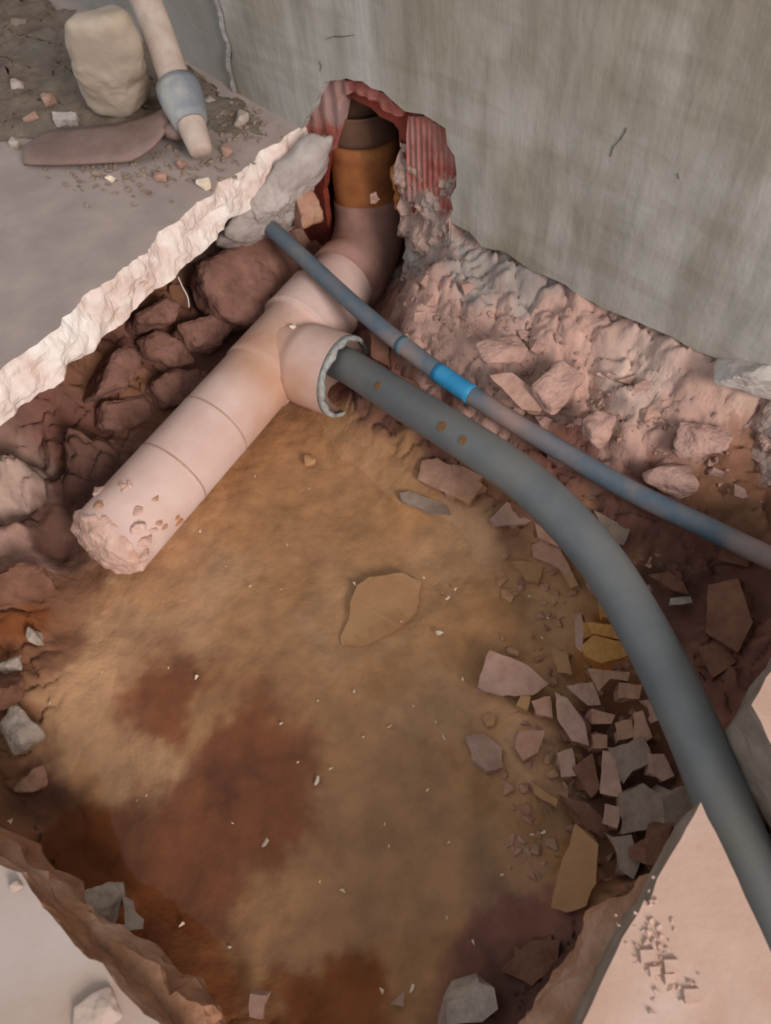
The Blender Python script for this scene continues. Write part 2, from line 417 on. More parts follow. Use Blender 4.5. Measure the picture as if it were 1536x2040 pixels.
# ------------------------------------------------------------------ ground of the pit
CTRL = [  # px, py, z of points read off the pit's surface
 (250,1200,-.266),(500,1000,-.270),(700,950,-.270),(900,1050,-.268),(700,1250,-.267),(450,1400,-.266),(200,1400,-.262),(700,1500,-.268),
 (1000,1250,-.266),(500,1650,-.274),(300,1650,-.272),(700,1800,-.268),(900,1700,-.265),(550,1900,-.266),(850,1880,-.262),(640,860,-.268),(1050,1450,-.262),(1050,1600,-.260),(480,1520,-.276),
 (600,2030,-.25),(450,2000,-.245),(330,1930,-.24),(220,1860,-.235),(600,2160,-.2),(900,2160,-.2),(900,2030,-.245),(1020,1960,-.235),(1110,1860,-.245),(1230,1900,-.16),(1150,2040,-.14),
 (100,1600,-.255),(60,1500,-.235),(20,1400,-.205),(0,1300,-.195),(30,1200,-.205),(110,1260,-.25),(-60,1400,-.18),(-60,1650,-.17),(0,1640,-.185),(30,1680,-.19),(90,1780,-.225),(160,1700,-.265),
 (110,1110,-.285),(70,1070,-.29),(140,990,-.29),(0,870,-.125),(20,930,-.165),(0,1000,-.16),(-10,1080,-.19),(80,890,-.21),(-80,900,-.13),(-80,1100,-.16),(100,960,-.285),
 (110,830,-.13),(150,850,-.17),(200,880,-.24),(230,790,-.22),(250,740,-.19),(330,760,-.25),(430,650,-.25),(540,540,-.25),(620,490,-.24),(330,600,-.2),(420,510,-.2),(520,430,-.19),(500,500,-.22),(600,420,-.2),(640,440,-.23),
 (200,550,-.15),(350,380,-.15),(0,680,-.10),(480,280,-.15),(100,300,-.095),(-300,700,-.095),(250,50,-.09),
 (770,620,-.19),(750,700,-.22),(800,790,-.195),(900,870,-.195),(1000,960,-.205),(1100,1040,-.212),
 (810,575,-.095),(850,580,-.075),(850,640,-.100),(910,690,-.105),(970,750,-.11),(1070,820,-.125),(1400,1050,-.15),(1536,1120,-.14),
 (1000,560,-.035),(1150,680,-.045),(1250,760,-.055),(1400,820,-.05),(1400,745,-.015),(1500,730,.01),(1600,700,.02),(1536,860,-.07),(1450,950,-.10),(1536,1000,-.115),
 (1350,1120,-.18),(1300,1180,-.262),(1380,1220,-.262),(1470,1190,-.20),(1536,1250,-.14),(1460,1320,-.17),(1390,1380,-.225),(1300,1400,-.25),
 (1350,1500,-.24),(1300,1600,-.245),(1250,1720,-.28),(1330,1680,-.20),(1200,1200,-.258),(1150,1080,-.23),(1180,1780,-.235),
 (1430,1500,-.165),(1480,1650,-.125),(1536,1750,-.12),(1600,2000,-.12),(1700,2300,-.12),(1400,1800,-.11),(1300,2000,-.11),(1600,1500,-.11),(1700,1700,-.11),(150,2000,-.1),(0,1900,-.1),
 (840,470,-.1),(900,440,-.06),
]
cp = np.array([[*W(x, y, z)] for x, y, z in CTRL])
for u_, d_, z_ in ((.05, -.1, -.22), (.2, -.1, -.22), (.33, -.1, -.16), (.2, -.2, -.2), (.33, -.2, -.14), (.34, -.03, -.17), (.1, -.02, -.22), (.22, -.02, -.25)):
    cp = np.vstack([cp, [*wp(u_, 0, d_)[:2], z_]])
for px_, py_ in ((760,655),(800,688),(860,732),(930,780),(1000,826),(1065,866),(1130,905),(1270,985)):
    cp = np.vstack([cp, [*W(px_, py_, -.12)[:2], -.152]])
for x, y, z in ((-1.2, -.6, -.1), (0, -.7, -.1), (1.2, -.8, -.1), (-1.2, 1.4, -.1), (1.3, .4, -.05), (.9, 1.2, -.05), (0, 1.6, -.05), (-1.2, .5, -.1)):
    cp = np.vstack([cp, [x, y, z]])
def rbf_fit(p, v):
    d = np.sqrt(((p[:, None, :2] - p[None, :, :2]) ** 2).sum(-1) + .012 ** 2); n = len(p)
    A = np.block([[-d, np.ones((n, 1))], [np.ones((1, n)), np.zeros((1, 1))]])
    return np.linalg.solve(A + np.diag([.007] * n + [0]), np.append(v, 0))
sol = rbf_fit(cp, cp[:, 2])
def base_z(X):
    d = np.sqrt(((X[:, None, :] - cp[None, :, :2]) ** 2).sum(-1) + .012 ** 2); return -d @ sol[:-1] + sol[-1]

PAL = dict(silt=(176,131,92), silt2=(188,146,110), rust=(132,77,44), drust=(106,60,36), pink=(188,150,136), pale=(194,166,152), grey=(158,144,136), maroon=(128,86,74), earth=(196,126,66), brown=(140,98,74), dark=(96,66,56))
COLP = [(250,1200,'silt2'),(200,1350,'silt2'),(170,1480,'silt2'),(500,1000,'silt'),(640,900,'silt'),(800,1000,'silt'),(900,1100,'silt2'),(700,1250,'silt2'),(500,1250,'silt'),(400,1200,'silt2'),(1000,1200,'silt'),(700,1400,'silt'),(900,1400,'silt2'),(950,1300,'silt'),
 (700,1600,'silt'),(850,1550,'silt'),(950,1600,'silt'),(600,1780,'silt'),(520,1850,'silt'),(750,1800,'silt'),(900,1780,'silt'),(650,1900,'silt'),(330,1550,'silt2'),(400,1450,'silt'),(240,1550,'silt2'),
 (330,1370,'rust'),(330,1460,'rust'),(480,1480,'rust'),(470,1560,'drust'),(520,1600,'rust'),(430,1600,'rust'),(350,1650,'rust'),(230,1640,'rust'),(140,1650,'drust'),(180,1720,'drust'),(300,1760,'rust'),(380,1720,'rust'),(370,1830,'rust'),(300,1880,'drust'),(560,1660,'rust'),
 (680,1960,'rust'),(600,2000,'rust'),(430,1970,'rust'),(500,1920,'silt'),(780,1900,'silt'),(950,1900,'maroon'),(1050,1830,'maroon'),(1080,1720,'silt'),(1000,1980,'dark'),(1100,1950,'dark'),
 (60,1160,'brown'),(30,1250,'rust'),(100,1300,'brown'),(40,1430,'brown'),(110,1430,'silt2'),(20,1550,'brown'),(70,1580,'dark'),(20,1660,'brown'),(170,1180,'brown'),
 (20,900,'pale'),(20,1000,'pale'),(0,1080,'pink'),(120,870,'maroon'),(80,1060,'dark'),(140,960,'dark'),(240,760,'brown'),(300,700,'maroon'),(400,640,'maroon'),(500,520,'brown'),(600,420,'earth'),(560,460,'pink'),(440,470,'pale'),(330,600,'brown'),  # dark points left of the pipe end put its shadow into the earth colour
 (740,600,'maroon'),(760,720,'maroon'),(800,800,'maroon'),(860,850,'maroon'),(960,920,'brown'),(780,880,'silt'),(1040,1000,'brown'),
 (850,620,'pink'),(900,700,'pink'),(1000,620,'pink'),(1000,800,'pink'),(1100,680,'pink'),(1100,800,'pink'),(1250,760,'pale'),(1300,850,'pink'),(1450,800,'pink'),(1500,730,'pale'),(1450,900,'brown'),(1300,940,'maroon'),(1500,1000,'brown'),(1420,960,'brown'),(950,540,'grey'),(1150,620,'pink'),(1050,560,'grey'),
 (1100,900,'maroon'),(1250,1030,'maroon'),(1380,1120,'maroon'),(1300,1180,'dark'),(1450,1200,'maroon'),(1500,1280,'maroon'),(1400,1350,'maroon'),(1200,1150,'silt'),(1120,1100,'silt'),(1100,1250,'silt2'),(1200,1300,'earth'),(1250,1400,'brown'),(1180,1500,'maroon'),(1300,1550,'maroon'),(1280,1720,'brown'),(1050,1500,'silt2'),(1080,1400,'silt2'),  # dark point in the right hollow puts its shade into the earth colour
 (1450,1560,'brown'),(1536,1750,'dark'),(1400,1800,'brown'),(750,340,'earth'),(790,400,'earth'),(800,500,'maroon'),(840,500,'grey')]
_t = np.arange(.35, 2.2, .004)
def land(px, py):
    d = np.array(ray(px, py)); P_ = np.array(CO)[None] + _t[:, None] * d[None]
    below = np.nonzero(P_[:, 2] < base_z(P_[:, :2]))[0]
    return P_[below[0], :2] if len(below) else P_[-1, :2]
cxy = np.array([land(x, y) for x, y, k in COLP]); ccol = np.array([lin(PAL[k]) for *_, k in COLP])
x0, x1, y0, y1, st = -.85, 1.05, -.45, 1.40, .0036
gx = np.arange(x0, x1, st); gy = np.arange(y0, y1, st); nx, ny = len(gx), len(gy)
XY = np.stack(np.meshgrid(gx, gy, indexing='ij'), -1).reshape(-1, 2)
ZB = np.concatenate([base_z(c) for c in np.array_split(XY, 12)])
verts = []; cols = np.ones((len(XY), 4))
warp = np.array([[fbm(V((x * 14, y * 14, 1.5))), fbm(V((x * 14, y * 14, 8.2)))] for x, y in XY]) * .026
warp += np.array([[fbm(V((x * 70, y * 70, 3.5)), 3), fbm(V((x * 70, y * 70, 6.2)), 3)] for x, y in XY]) * .008
for ch in np.array_split(np.arange(len(XY)), 12):
    d2 = (((XY[ch] + warp[ch])[:, None, :] - cxy[None]) ** 2).sum(-1) + .0004
    w = d2 ** -2.7; cols[ch, :3] = (w / w.sum(1, keepdims=True)) @ ccol
for i, (x, y) in enumerate(XY):
    z = ZB[i]; r = min(1, max(0, (z + .258) / .05)); r = r * r * (3 - 2 * r)
    p = V((x, y, z))
    q = p + noise.noise_vector(p * 28) * .010 + noise.noise_vector(p * 70) * .004
    l1 = noise.voronoi(q * 24)[0]; l2 = noise.voronoi(q * 62 + V((4, 0, 0)))[0]
    z += r * .010 * fbm(p * 11, 3) + (1 - r) * (.0045 * fbm(p * 16, 3) + .0010 * fbm(p * 45, 2))
    if r > 0: z += r * (.008 * fbm(p * 26, 6) + .026 * (.34 - min(.6, l1[0])) + .014 * (.3 - min(.6, l2[0])) - .010 * max(0, .10 - (l1[1] - l1[0])) / .10)
    verts.append((x, y, z))
faces = [(i*ny+j, (i+1)*ny+j, (i+1)*ny+j+1, i*ny+j+1) for i in range(nx-1) for j in range(ny-1)]
me = bpy.data.meshes.new('ground'); me.from_pydata(verts, [], faces)
ca = me.color_attributes.new('Col', 'FLOAT_COLOR', 'POINT'); ca.data.foreach_set('color', cols.reshape(-1))
me.materials.append(M_ground); me.polygons.foreach_set('use_smooth', [True] * len(me.polygons))
ground = bpy.data.objects.new('ground', me); C.objects.link(ground); struct(ground, 'earth sides and silted bottom of the dug pit')
GZ = np.array(verts)[:, 2].reshape(nx, ny)
def gz(p): 
    i = int(min(nx-1, max(0, round((p.x - x0) / st)))); j = int(min(ny-1, max(0, round((p.y - y0) / st)))); return float(GZ[i, j])
def hit(px, py):
    """where the sight line meets the ground"""
    d = ray(px, py); t = .3
    while t < 3:
        p = CO + d * t
        if p.z < gz(p): return p
        t += .003
    return W(px, py, -.26)

# shallow puddle over the silt
WATER = -.2645
Mw = bpy.data.materials.new('clear_water'); Mw.use_nodes = True; nt = Mw.node_tree; nt.nodes.clear()
out = nt.nodes.new('ShaderNodeOutputMaterial'); mix = nt.nodes.new('ShaderNodeMixShader'); tr = nt.nodes.new('ShaderNodeBsdfTransparent'); gl = nt.nodes.new('ShaderNodeBsdfGlossy'); fr = nt.nodes.new('ShaderNodeFresnel')
fr.inputs[0].default_value = 1.33; tr.inputs[0].default_value = (.97, .95, .92, 1); gl.inputs['Roughness'].default_value = .04
nz = nt.nodes.new('ShaderNodeTexNoise'); nz.inputs['Scale'].default_value = 14; tcn = nt.nodes.new('ShaderNodeTexCoord'); bmp = nt.nodes.new('ShaderNodeBump'); bmp.inputs['Strength'].default_value = .06; bmp.inputs['Distance'].default_value = .01
nt.links.new(tcn.outputs['Object'], nz.inputs['Vector']); nt.links.new(nz.outputs['Fac'], bmp.inputs['Height']); nt.links.new(bmp.outputs[0], gl.inputs['Normal'])
nt.links.new(fr.outputs[0], mix.inputs[0]); nt.links.new(tr.outputs[0], mix.inputs[1]); nt.links.new(gl.outputs[0], mix.inputs[2]); nt.links.new(mix.outputs[0], out.inputs[0])
wpoly = [(90,1180),(160,1010),(420,800),(640,800),(900,900),(1150,1060),(1290,1350),(1200,1500),(1120,1850),(900,2000),(500,1990),(250,1850),(110,1640),(90,1400)]
bm = bmesh.new(); f = bm.faces.new([bm.verts.new(W(x, y, WATER)) for x, y in wpoly])
bmesh.ops.triangulate(bm, faces=[f])
wo = link('water', bm, Mw); tag(wo, 'shallow clear puddle over the ochre silt of the pit', 'water', None, 'stuff')

# ------------------------------------------------------------------ floor slabs
def slab(name, pts, th, mats, rough_amp, label, lean=.0, step=.005, K=9, rough_edges=None, seed=0, z0=0.0):
    """floor slab with a broken edge; rough_edges: indices of outline segments that are broken"""
    ring = []; nrm = []; amp = []
    area2 = sum(a.x * b.y - b.x * a.y for a, b in zip(pts, pts[1:] + pts[:1]))
    sgn = 1 if area2 > 0 else -1
    for i, a in enumerate(pts):
        b = pts[(i+1) % len(pts)]; L = (b - a).length; rg = rough_edges is None or i in rough_edges
        k = max(1, int(L / step)) if rg else 1
        nn = V(((b-a).y, -(b-a).x, 0)).normalized() * sgn
        for j in range(k): ring.append(a.lerp(b, j / k)); nrm.append(nn); amp.append(1.0 if rg else 0.0)
    n = len(ring); bm = bmesh.new(); rows = []
    for k in range(K + 1):
        t = k / K; row = []
        for i, p in enumerate(ring):
            q = V((p.x, p.y, -t * th * 1.3)) * 24 + V((seed, 0, 0))
            d = rough_amp * fbm(q, 6)  + lean * t + rough_amp * .8 * (noise.voronoi(q * 1.6)[0][0] - .3) * min(1, t * 3)
            row.append(bm.verts.new(V((p.x, p.y, z0 - t * th - (amp[i] * .004 * fbm(q * .7) if 0 < k else 0))) + nrm[i] * d * amp[i]))
        rows.append(row)
    fill(bm, rows[0]); fill(bm, rows[-1], True)
    for k in range(K):
        for i in range(n):
            q = bm.faces.new((rows[k][i], rows[k+1][i], rows[k+1][(i+1) % n], rows[k][(i+1) % n])); q.material_index = 1
    return struct(link(name, bm, mats), label)

edge = [W(x, y) for x, y in ((583, 262), (560, 282), (500, 320), (440, 366), (360, 428), (270, 515), (165, 595), (90, 668), (0, 738), (-120, 830), (-210, 930), (-230, 1100))]
ww = [wp(u, 0, -.018) for u in (-2.2, (edge[0] - WA).dot(UD))]
fl = slab('floor', edge + [V((-1.6, .40, 0)), V((-2.2, .8, 0)), ww[0], ww[1]], .054, [M_slab_top, M_slab_edge], .011, 'dusty mauve-grey floor slab with a bright broken edge', lean=.010, rough_edges=set(range(12)), seed=4)
bl = [W(x, y) for x, y in ((-150, 1640), (-40, 1700), (0, 1722), (38, 1742), (62, 1778), (110, 1836), (150, 1880), (200, 1926), (255, 1985), (310, 2042), (400, 2150))]
slab('floor', bl + [V((-.2, -.6, 0)), V((-1.6, -.6, 0)), V((-1.6, .38, 0)), W(-240, 1250), W(-200, 1500)], .045, [M_slab_pale, M_under], .005, 'smooth pale floor corner at the lower left', rough_edges=set(range(10)) | {13, 14, 15}, seed=8)
br = [W(x, y) for x, y in ((1120, 2120), (1165, 2030), (1240, 1868), (1284, 1792), (1292, 1800), (1312, 1752), (1395, 1598), (1440, 1690), (1500, 1818), (1600, 2030), (1700, 2260))]
slab('floor', br + [V((.3, -.6, 0)), V((-.02, -.6, 0))], .05, [M_slab_pink, M_cement], .0016, 'pale pink floor slab tongue beside the grey pipe', rough_edges=set(range(10)), seed=12, step=.01)
rs = [W(x, y) for x, y in ((1720, 1830), (1600, 1610), (1530, 1470), (1500, 1406), (1530, 1352), (1580, 1270), (1660, 1130))]
rsw = [p for p in ((.75, .40, 0), (1.5, .1, 0), (1.3, -.6, 0), (.55, -.6, 0))]
slab('floor', rs + [V(p) for p in rsw], .075, [M_slab_pink, M_cement], .003, 'pale floor slab corner at the right edge', rough_edges=set(range(7)), seed=15, step=.01)
# rough underlay that sticks out from below the two near slabs
ul_ = [W(x, y, -.03) for x, y in ((0, 1668), (40, 1712), (72, 1735), (100, 1785), (140, 1828), (190, 1862), (255, 1892), (300, 1925), (325, 1962), (350, 1958), (392, 2005), (395, 2050), (440, 2130))]
slab('subfloor', ul_ + [V((-.15, -.5, 0)), V((-.9, -.5, 0)), V((-.9, .2, 0)), W(-120, 1600, -.03)], .055, [M_under, M_under], .010, 'brown broken concrete under the lower left floor', rough_edges=set(range(12)), seed=21, z0=-.047)
ur_ = [W(x, y, -.06) for x, y in ((1010, 2150), (1068, 2040), (1110, 1960), (1165, 1880), (1190, 1830), (1215, 1790), (1265, 1785), (1300, 1755), (1320, 1765))]
slab('subfloor', ur_ + [W(1420, 1760, -.06), W(1500, 2040, -.06), V((.3, -.4, 0)), V((-.05, -.5, 0))], .06, [M_under, M_under], .010, 'brown broken concrete under the pink floor tongue', rough_edges=set(range(8)), seed=25, z0=-.052)

# pale concrete below the slab edge beside the hole
lump_o = link('concrete_footing', lump_bm([W(*p) for p in ((445, 462, -.075), (470, 486, -.10), (590, 442, -.12), (588, 458, -.15), (480, 500, -.15), (606, 398, -.09), (642, 352, -.05), (662, 310, -.015), (670, 264, .016), (612, 270, .012), (560, 318, -.02), (470, 415, -.05), (540, 300, -.1), (640, 262, -.1), (420, 490, -.13))], .006, 6, .010, 26, 3), M_lump, None, True); struct(lump_o, 'pale concrete footing below the slab beside the hole')

# ------------------------------------------------------------------ stones of the pit's bank behind the pipe
BANK = [ # outline px, z, thickness, tilt
 [(405,520),(470,480),(580,440),(640,520),(600,600),(520,650),(460,630),(420,570)], [(362,640),(440,620),(470,650),(450,690),(385,690)], [(283,665),(320,655),(375,680),(398,720),(345,735),(300,705)],
 [(278,620),(330,585),(365,600),(355,640),(290,645)], [(305,760),(350,730),(425,735),(400,800),(330,810)], [(200,800),(300,778),(315,830),(250,870),(205,850)], [(230,690),(275,680),(285,720),(262,770),(190,790)]]
for i, pl in enumerate(BANK):
    cx = sum(p[0] for p in pl) / len(pl); cy = sum(p[1] for p in pl) / len(pl)
    zc = (-.165, -.2, -.2, -.15, -.215, -.22, -.155)[i]
    n = V((.62, -.42, .66)).normalized(); p0 = W(cx, cy, zc); rnd = random.Random(i)
    pts = [onplane(x, y, p0, n) for x, y in pl]
    mid = sum(pts, V()) / len(pts)
    allp = [mid + (p - mid) * 1.02 - n * .014 for p in pts] + [mid + (p - mid) * .9 for p in pts] + [mid + (p - mid) * .85 - n * .09 for p in pts]
    o = link('stone', lump_bm(allp, .005, 5, .006, 32, i), M_stone_bank, ground)

# ------------------------------------------------------------------ waste pipe
E0 = W(222, 1078, -.205); E1 = W(748, 491, -.205)
ax = (E1 - E0).normalized(); R0 = .055
waste = empty('waste_pipe', E0 - Z * R0); tag(waste, 'dusty orange plastic waste pipe running from the pit into the wall hole', 'pipe')
def along(px, py):  # position along the axis nearest a pixel
    p = onplane(px, py, E0, Z); return (p - E0).dot(ax)
L = (E1 - E0).length
def seg(name, s0, s1, r, m, label=None, inner=None, lip=0):
    pts = [E0 + ax * (s0 + (s1 - s0) * k / 12) for k in range(13)]; rr = [r] * 13
    if lip: rr[0] = rr[-1] = r + lip
    o = adopt(link(name, tube_bm(pts, rr, 48), m, None, True), waste)
    if label: o['label'] = label
    return o
s_bell = along(640, 625); s_t0 = along(520, 750)
seg('pipe', 0, L - .07, R0, M_pvc)
seg('joint_ring', along(418, 845) - .0013, along(418, 845) + .0013, R0 + .0010, M_joint)
seg('joint_ring', along(340, 940) - .0013, along(340, 940) + .0013, R0 + .0010, M_joint)
tee0, tee1 = s_t0 - .005, s_bell
seg('tee_body', tee0, tee1, R0 + .0025, M_pvc)
bell = seg('tee_bell', tee1 - .05, tee1 + .02, R0 + .009, M_pvc, lip=.001)
# branch of the tee with its sawn, jagged mouth
sd = V((ax.y, -ax.x, 0)); B0 = E0 + ax * along(572, 712); B1 = B0 + (sd * math.cos(.08) + Z * math.sin(.08)) * .122
bd = (B1 - B0).normalized()
bp = [B0.lerp(B1, k / 14) for k in range(15)]
rr = [R0] * 5 + [R0 + .001, R0 + .006, R0 + .0065] + [R0 + .0065] * 7
br_o = adopt(link('tee_branch', tube_bm(bp, rr, 48, inner=.005, jag=.006, seed=2), M_pvc, None, True), waste)
rim = [B1 + bd * t for t in (-.006, .0005, .003)]
rim_o = adopt(link('branch_rim', tube_bm(rim, [R0 + .0068, R0 + .0066, R0 + .0055], 48, inner=.006, jag=.008, seed=2), M_pvc_rim, None, True), waste); rim_o['label'] = 'pale sawn rim of the branch'
# elbow up into the wall
E2 = E1 + V((-.002, .037, 0))
elb = [E0 + ax * (L - .10), E0 + ax * (L - .075)] + [((1-t)**2) * (E0 + ax * (L - .06)) + 2*t*(1-t) * (E1 * .5 + E2 * .5) + t*t * (E2 + Z * .07) for t in [k / 12 for k in range(0, 13)]]
o = adopt(link('elbow', tube_bm(elb, [R0 + .007, R0 + .007] + [R0 + .003] * 13, 48), mat('elbow_pvc', (176, 134, 120), (150, 108, 92), (116, 84, 72), rough=.75, scale=12, bump=.12), None, True), waste); o['label'] = 'elbow where the pipe turns up, darkened for soiling and hole shade'  # darker brown holds soiling and the painted-in shade of the wall hole
riser = [E2 + Z * (.06 + .02 * k) for k in range(7)]
ro = adopt(link('riser', tube_bm(riser, R0, 48), M_pvc_orange, None, True), waste); ro['label'] = 'orange rising pipe inside the wall'
E1 = E2
zc = uz(735, 235, -.06)[1] + .0
def riser_z(px, py):
    d = ray(px, py); h = V((E1.x, E1.y)); t = h.dot(V((d.x, d.y))) / V((d.x, d.y)).length_squared; return (CO + d * t).z
zb, zt = riser_z(735, 252), riser_z(735, 188)
so = adopt(link('socket', tube_bm([V((E1.x, E1.y, zb + (zt - zb) * k / 10)) for k in range(11)], [R0 + .003] + [R0 + .008] * 9 + [R0 + .010], 48, inner=.004), M_pvc_dark, None, True), waste); so['label'] = 'dark brown socket on the rising pipe'
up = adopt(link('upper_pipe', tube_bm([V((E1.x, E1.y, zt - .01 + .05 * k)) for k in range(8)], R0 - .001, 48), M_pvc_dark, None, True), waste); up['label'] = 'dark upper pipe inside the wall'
# mortar-packed end
bm = bmesh.new(); bmesh.ops.create_icosphere(bm, subdivisions=5, radius=1)
q = ax.to_track_quat('Z', 'Y').to_matrix()
for v in bm.verts:
    c = v.co.copy(); d = fbm(c * 2.2 + V((3, 1, 0)), 5) * .14 + .06 * fbm(c * 7, 4)
    r = R0 * (1.0 + d * .55)
    c = V((c.x * r, c.y * r, c.z * .030 * (1 + d))); v.co = E0 + q @ c
po = adopt(link('mortar_plug', bm, M_plug, None, True), waste); po['label'] = 'lumpy pale mortar packed on the pipe end'
rnd = random.Random(31)
for i in range(16):
    s_ = rnd.uniform(.002, .07); a = rnd.uniform(-.2, 2.4); side = V((ax.y, -ax.x, 0))
    p = E0 + ax * s_ + (side * math.cos(a) + Z * math.sin(a)) * (R0 - .001)
    k = rnd.uniform(.004, .009) * (1 - s_ * 6)
    adopt(link('mortar_crust', hull_bm(rock_pts(p, (k * 1.6, k * 1.6, k), 600 + i), .001, 2, .0015, 120, i), M_plug, None, True), waste)
# a scrap of grey mortar on the pipe joint edges
for i, (px, py) in enumerate(((555, 795), (446, 888), (372, 980))):
    p = W(px, py, -.215)
    adopt(link('cement_smear', hull_bm(rock_pts(p, (.008, .006, .006), i + 50), .001, 1, .001, 80, i), M_cement), waste)

# ------------------------------------------------------------------ grey discharge pipe and blue water pipe
gp = [W(*p) for p in ((640, 706, -.185), (698, 732, -.168), (800, 797, -.135), (930, 878, -.102), (1060, 970, -.088), (1190, 1108, -.088), (1295, 1280, -.088), (1378, 1450, -.088), (1448, 1620, -.086), (1520, 1800, -.085), (1620, 2060, -.085), (1720, 2330, -.085))]
GR = .025
grey = link('drain_pipe', tube_bm(smooth_path(gp, 10), GR, 40, inner=.002), M_grey, None, True); rebase(grey)
tag(grey, 'thick grey-blue plastic pipe curving from the tee branch to lower right', 'pipe')
# drilled or rusty round marks on it
def on_tube(px, py, path, r):
    d = ray(px, py).normalized(); best = None
    for t in np.arange(.4, 1.5, .0015):
        p = CO + d * t; dm = min((p - q).length for q in path)
        if dm <= r: return p
    return None
gpf = smooth_path(gp, 40)
for i, (px, py, r) in enumerate(((752, 768, .0065), (880, 850, .007), (922, 877, .006))):
    p = on_tube(px, py, gpf[:280], GR)
    if not p: continue
    c = min(gpf, key=lambda q: (q - p).length); n = (p - c).normalized()
    bm = tube_bm([c + n * (GR - .003), c + n * (GR + .0006)], [r, r * .9], 20)
    o = adopt(link('rust_spot', bm, M_rust), grey); o['label'] = 'small round rusty spot'
bpth = [W(*p) for p in ((470, 392, -.085), (495, 414, -.10), (600, 510, -.115), (720, 620, -.120), (860, 732, -.120), (1000, 826, -.120), (1130, 905, -.120), (1270, 985, -.120), (1400, 1047, -.120), (1536, 1112, -.120), (1760, 1215, -.120))]
BF = smooth_path(bpth, 14)
BR = .0125
def near(px, py): return min(range(len(BF)), key=lambda i: (BF[i] - W(px, py, -.12)).length)
blue = link('water_pipe', tube_bm(BF, BR, 28), M_blue, None, True); rebase(blue)
tag(blue, 'thin dusty blue plastic water pipe crossing over the waste pipe', 'pipe')
i0, i1 = near(868, 738), near(942, 785)
cl = adopt(link('clean_band', tube_bm(BF[i0:i1+1], BR + .0005, 28), M_blueclean, None, True), blue); cl['label'] = 'bright blue stretch wiped clean of dust'
i2 = near(535, 455)
cl = adopt(link('clean_lit_end', tube_bm(BF[1:i2+1], BR + .0004, 28), mat('blue_pipe_end', (84, 156, 194), (112, 164, 188), None, rough=.5, scale=30, bump=0), None, True), blue); cl['label'] = 'bluer end under the slab edge'  # clean blue lightened further, making up in colour for shade under the slab
for px, py in ((792, 688),):
    i = near(px, py); o = adopt(link('pipe_mark', tube_bm(BF[i:i+2], BR + .0006, 28), mat('pipe_mark', (92, 112, 122), rough=.7, bump=0), None, True), blue)

# ------------------------------------------------------------------ hoe, block
eye = W(378, 245, .035)
hoe = empty('hoe', W(378, 260, 0)); tag(hoe, 'hoe with a pale wooden handle and brown steel blade lying on the floor', 'hoe')
hb = W(402, 305, .022); htop = atdepth(283, -20, 1.07)
hd = (htop - hb).normalized()
hp = [hb + hd * t for t in (0, .004, .03, .07, .2, .4, .6, .8, 1.0, 1.2)]
adopt(link('handle', tube_bm(hp, [.014, .0165, .019, .021, .0225, .022, .021, .021, .021, .022], 28), M_wood, None, True), hoe)
s0 = hb + hd * .045; s1 = hb + hd * .105
adopt(link('socket', tube_bm([s0.lerp(s1, k / 6) for k in range(7)], [.0235, .026, .028, .030, .031, .0315, .030], 28, inner=.004), M_socket, None, True), hoe)
top = [(50, 282), (95, 258), (160, 252), (230, 247), (300, 245), (335, 247)]; bot = [(44, 321), (110, 323), (190, 321), (260, 317), (315, 300), (352, 270)]
bm = bmesh.new(); G = []
T = smooth_path([W(x, y, .012) for x, y in top], 5); Bq = smooth_path([W(x, y, .012) for x, y in bot], 5)
for i, (a, b) in enumerate(zip(T, Bq)):
    t = i / (len(T) - 1); row = []
    for k in range(7):
        s = k / 6; p = a.lerp(b, s); p = p + Z * (.007 * math.sin(math.pi * s) - .005 * (1 - t) + .022 * max(0, t - .6) / .4); row.append(p)
    G.append(row)
up_ = [[bm.verts.new(p + Z * .002) for p in r] for r in G]; dn = [[bm.verts.new(p - Z * .002) for p in r] for r in G]
nI = len(G)
for i in range(nI - 1):
    for k in range(6):
        bm.faces.new((up_[i][k], up_[i+1][k], up_[i+1][k+1], up_[i][k+1])); bm.faces.new((dn[i][k], dn[i][k+1], dn[i+1][k+1], dn[i+1][k]))
    for k in (0, 6): bm.faces.new((up_[i][k], dn[i][k], dn[i+1][k], up_[i+1][k]))
for i in (0, nI - 1):
    for k in range(6): bm.faces.new((up_[i][k], up_[i][k+1], dn[i][k+1], dn[i][k]))
adopt(link('blade', bm, M_steel, None, True), hoe)
adopt(link('blade_neck', tube_bm([W(325, 262, .022), W(350, 262, .026), eye + V((0, 0, -.002))], [.010, .012, .016], 16), M_steel, None, True), hoe)

bs = [W(184, 246), W(252, 248), W(304, 210), W(275, 186), W(200, 205)]
hgt = .165
tps = [onplane(x, y, W(215, 225, hgt), Z) for x, y in ((124, 62), (146, 34), (236, 4), (266, 34), (215, 60))]
mids = [atdepth(310, 178, (W(292, 208) - CO).dot(_f) - .01), atdepth(150, 150, (W(196, 243) - CO).dot(_f) - .035)]
blk = link('stone_block', lump_bm(bs + tps + mids + [p + Z * .03 for p in bs[:3]] + [p - Z * .05 for p in tps[2:4]], .010, 5, .006, 18, 5), M_block, None, True); rebase(blk)
blk.location.z += .007
tag(blk, 'upright pale beige stone block standing behind the hoe blade', 'stone')

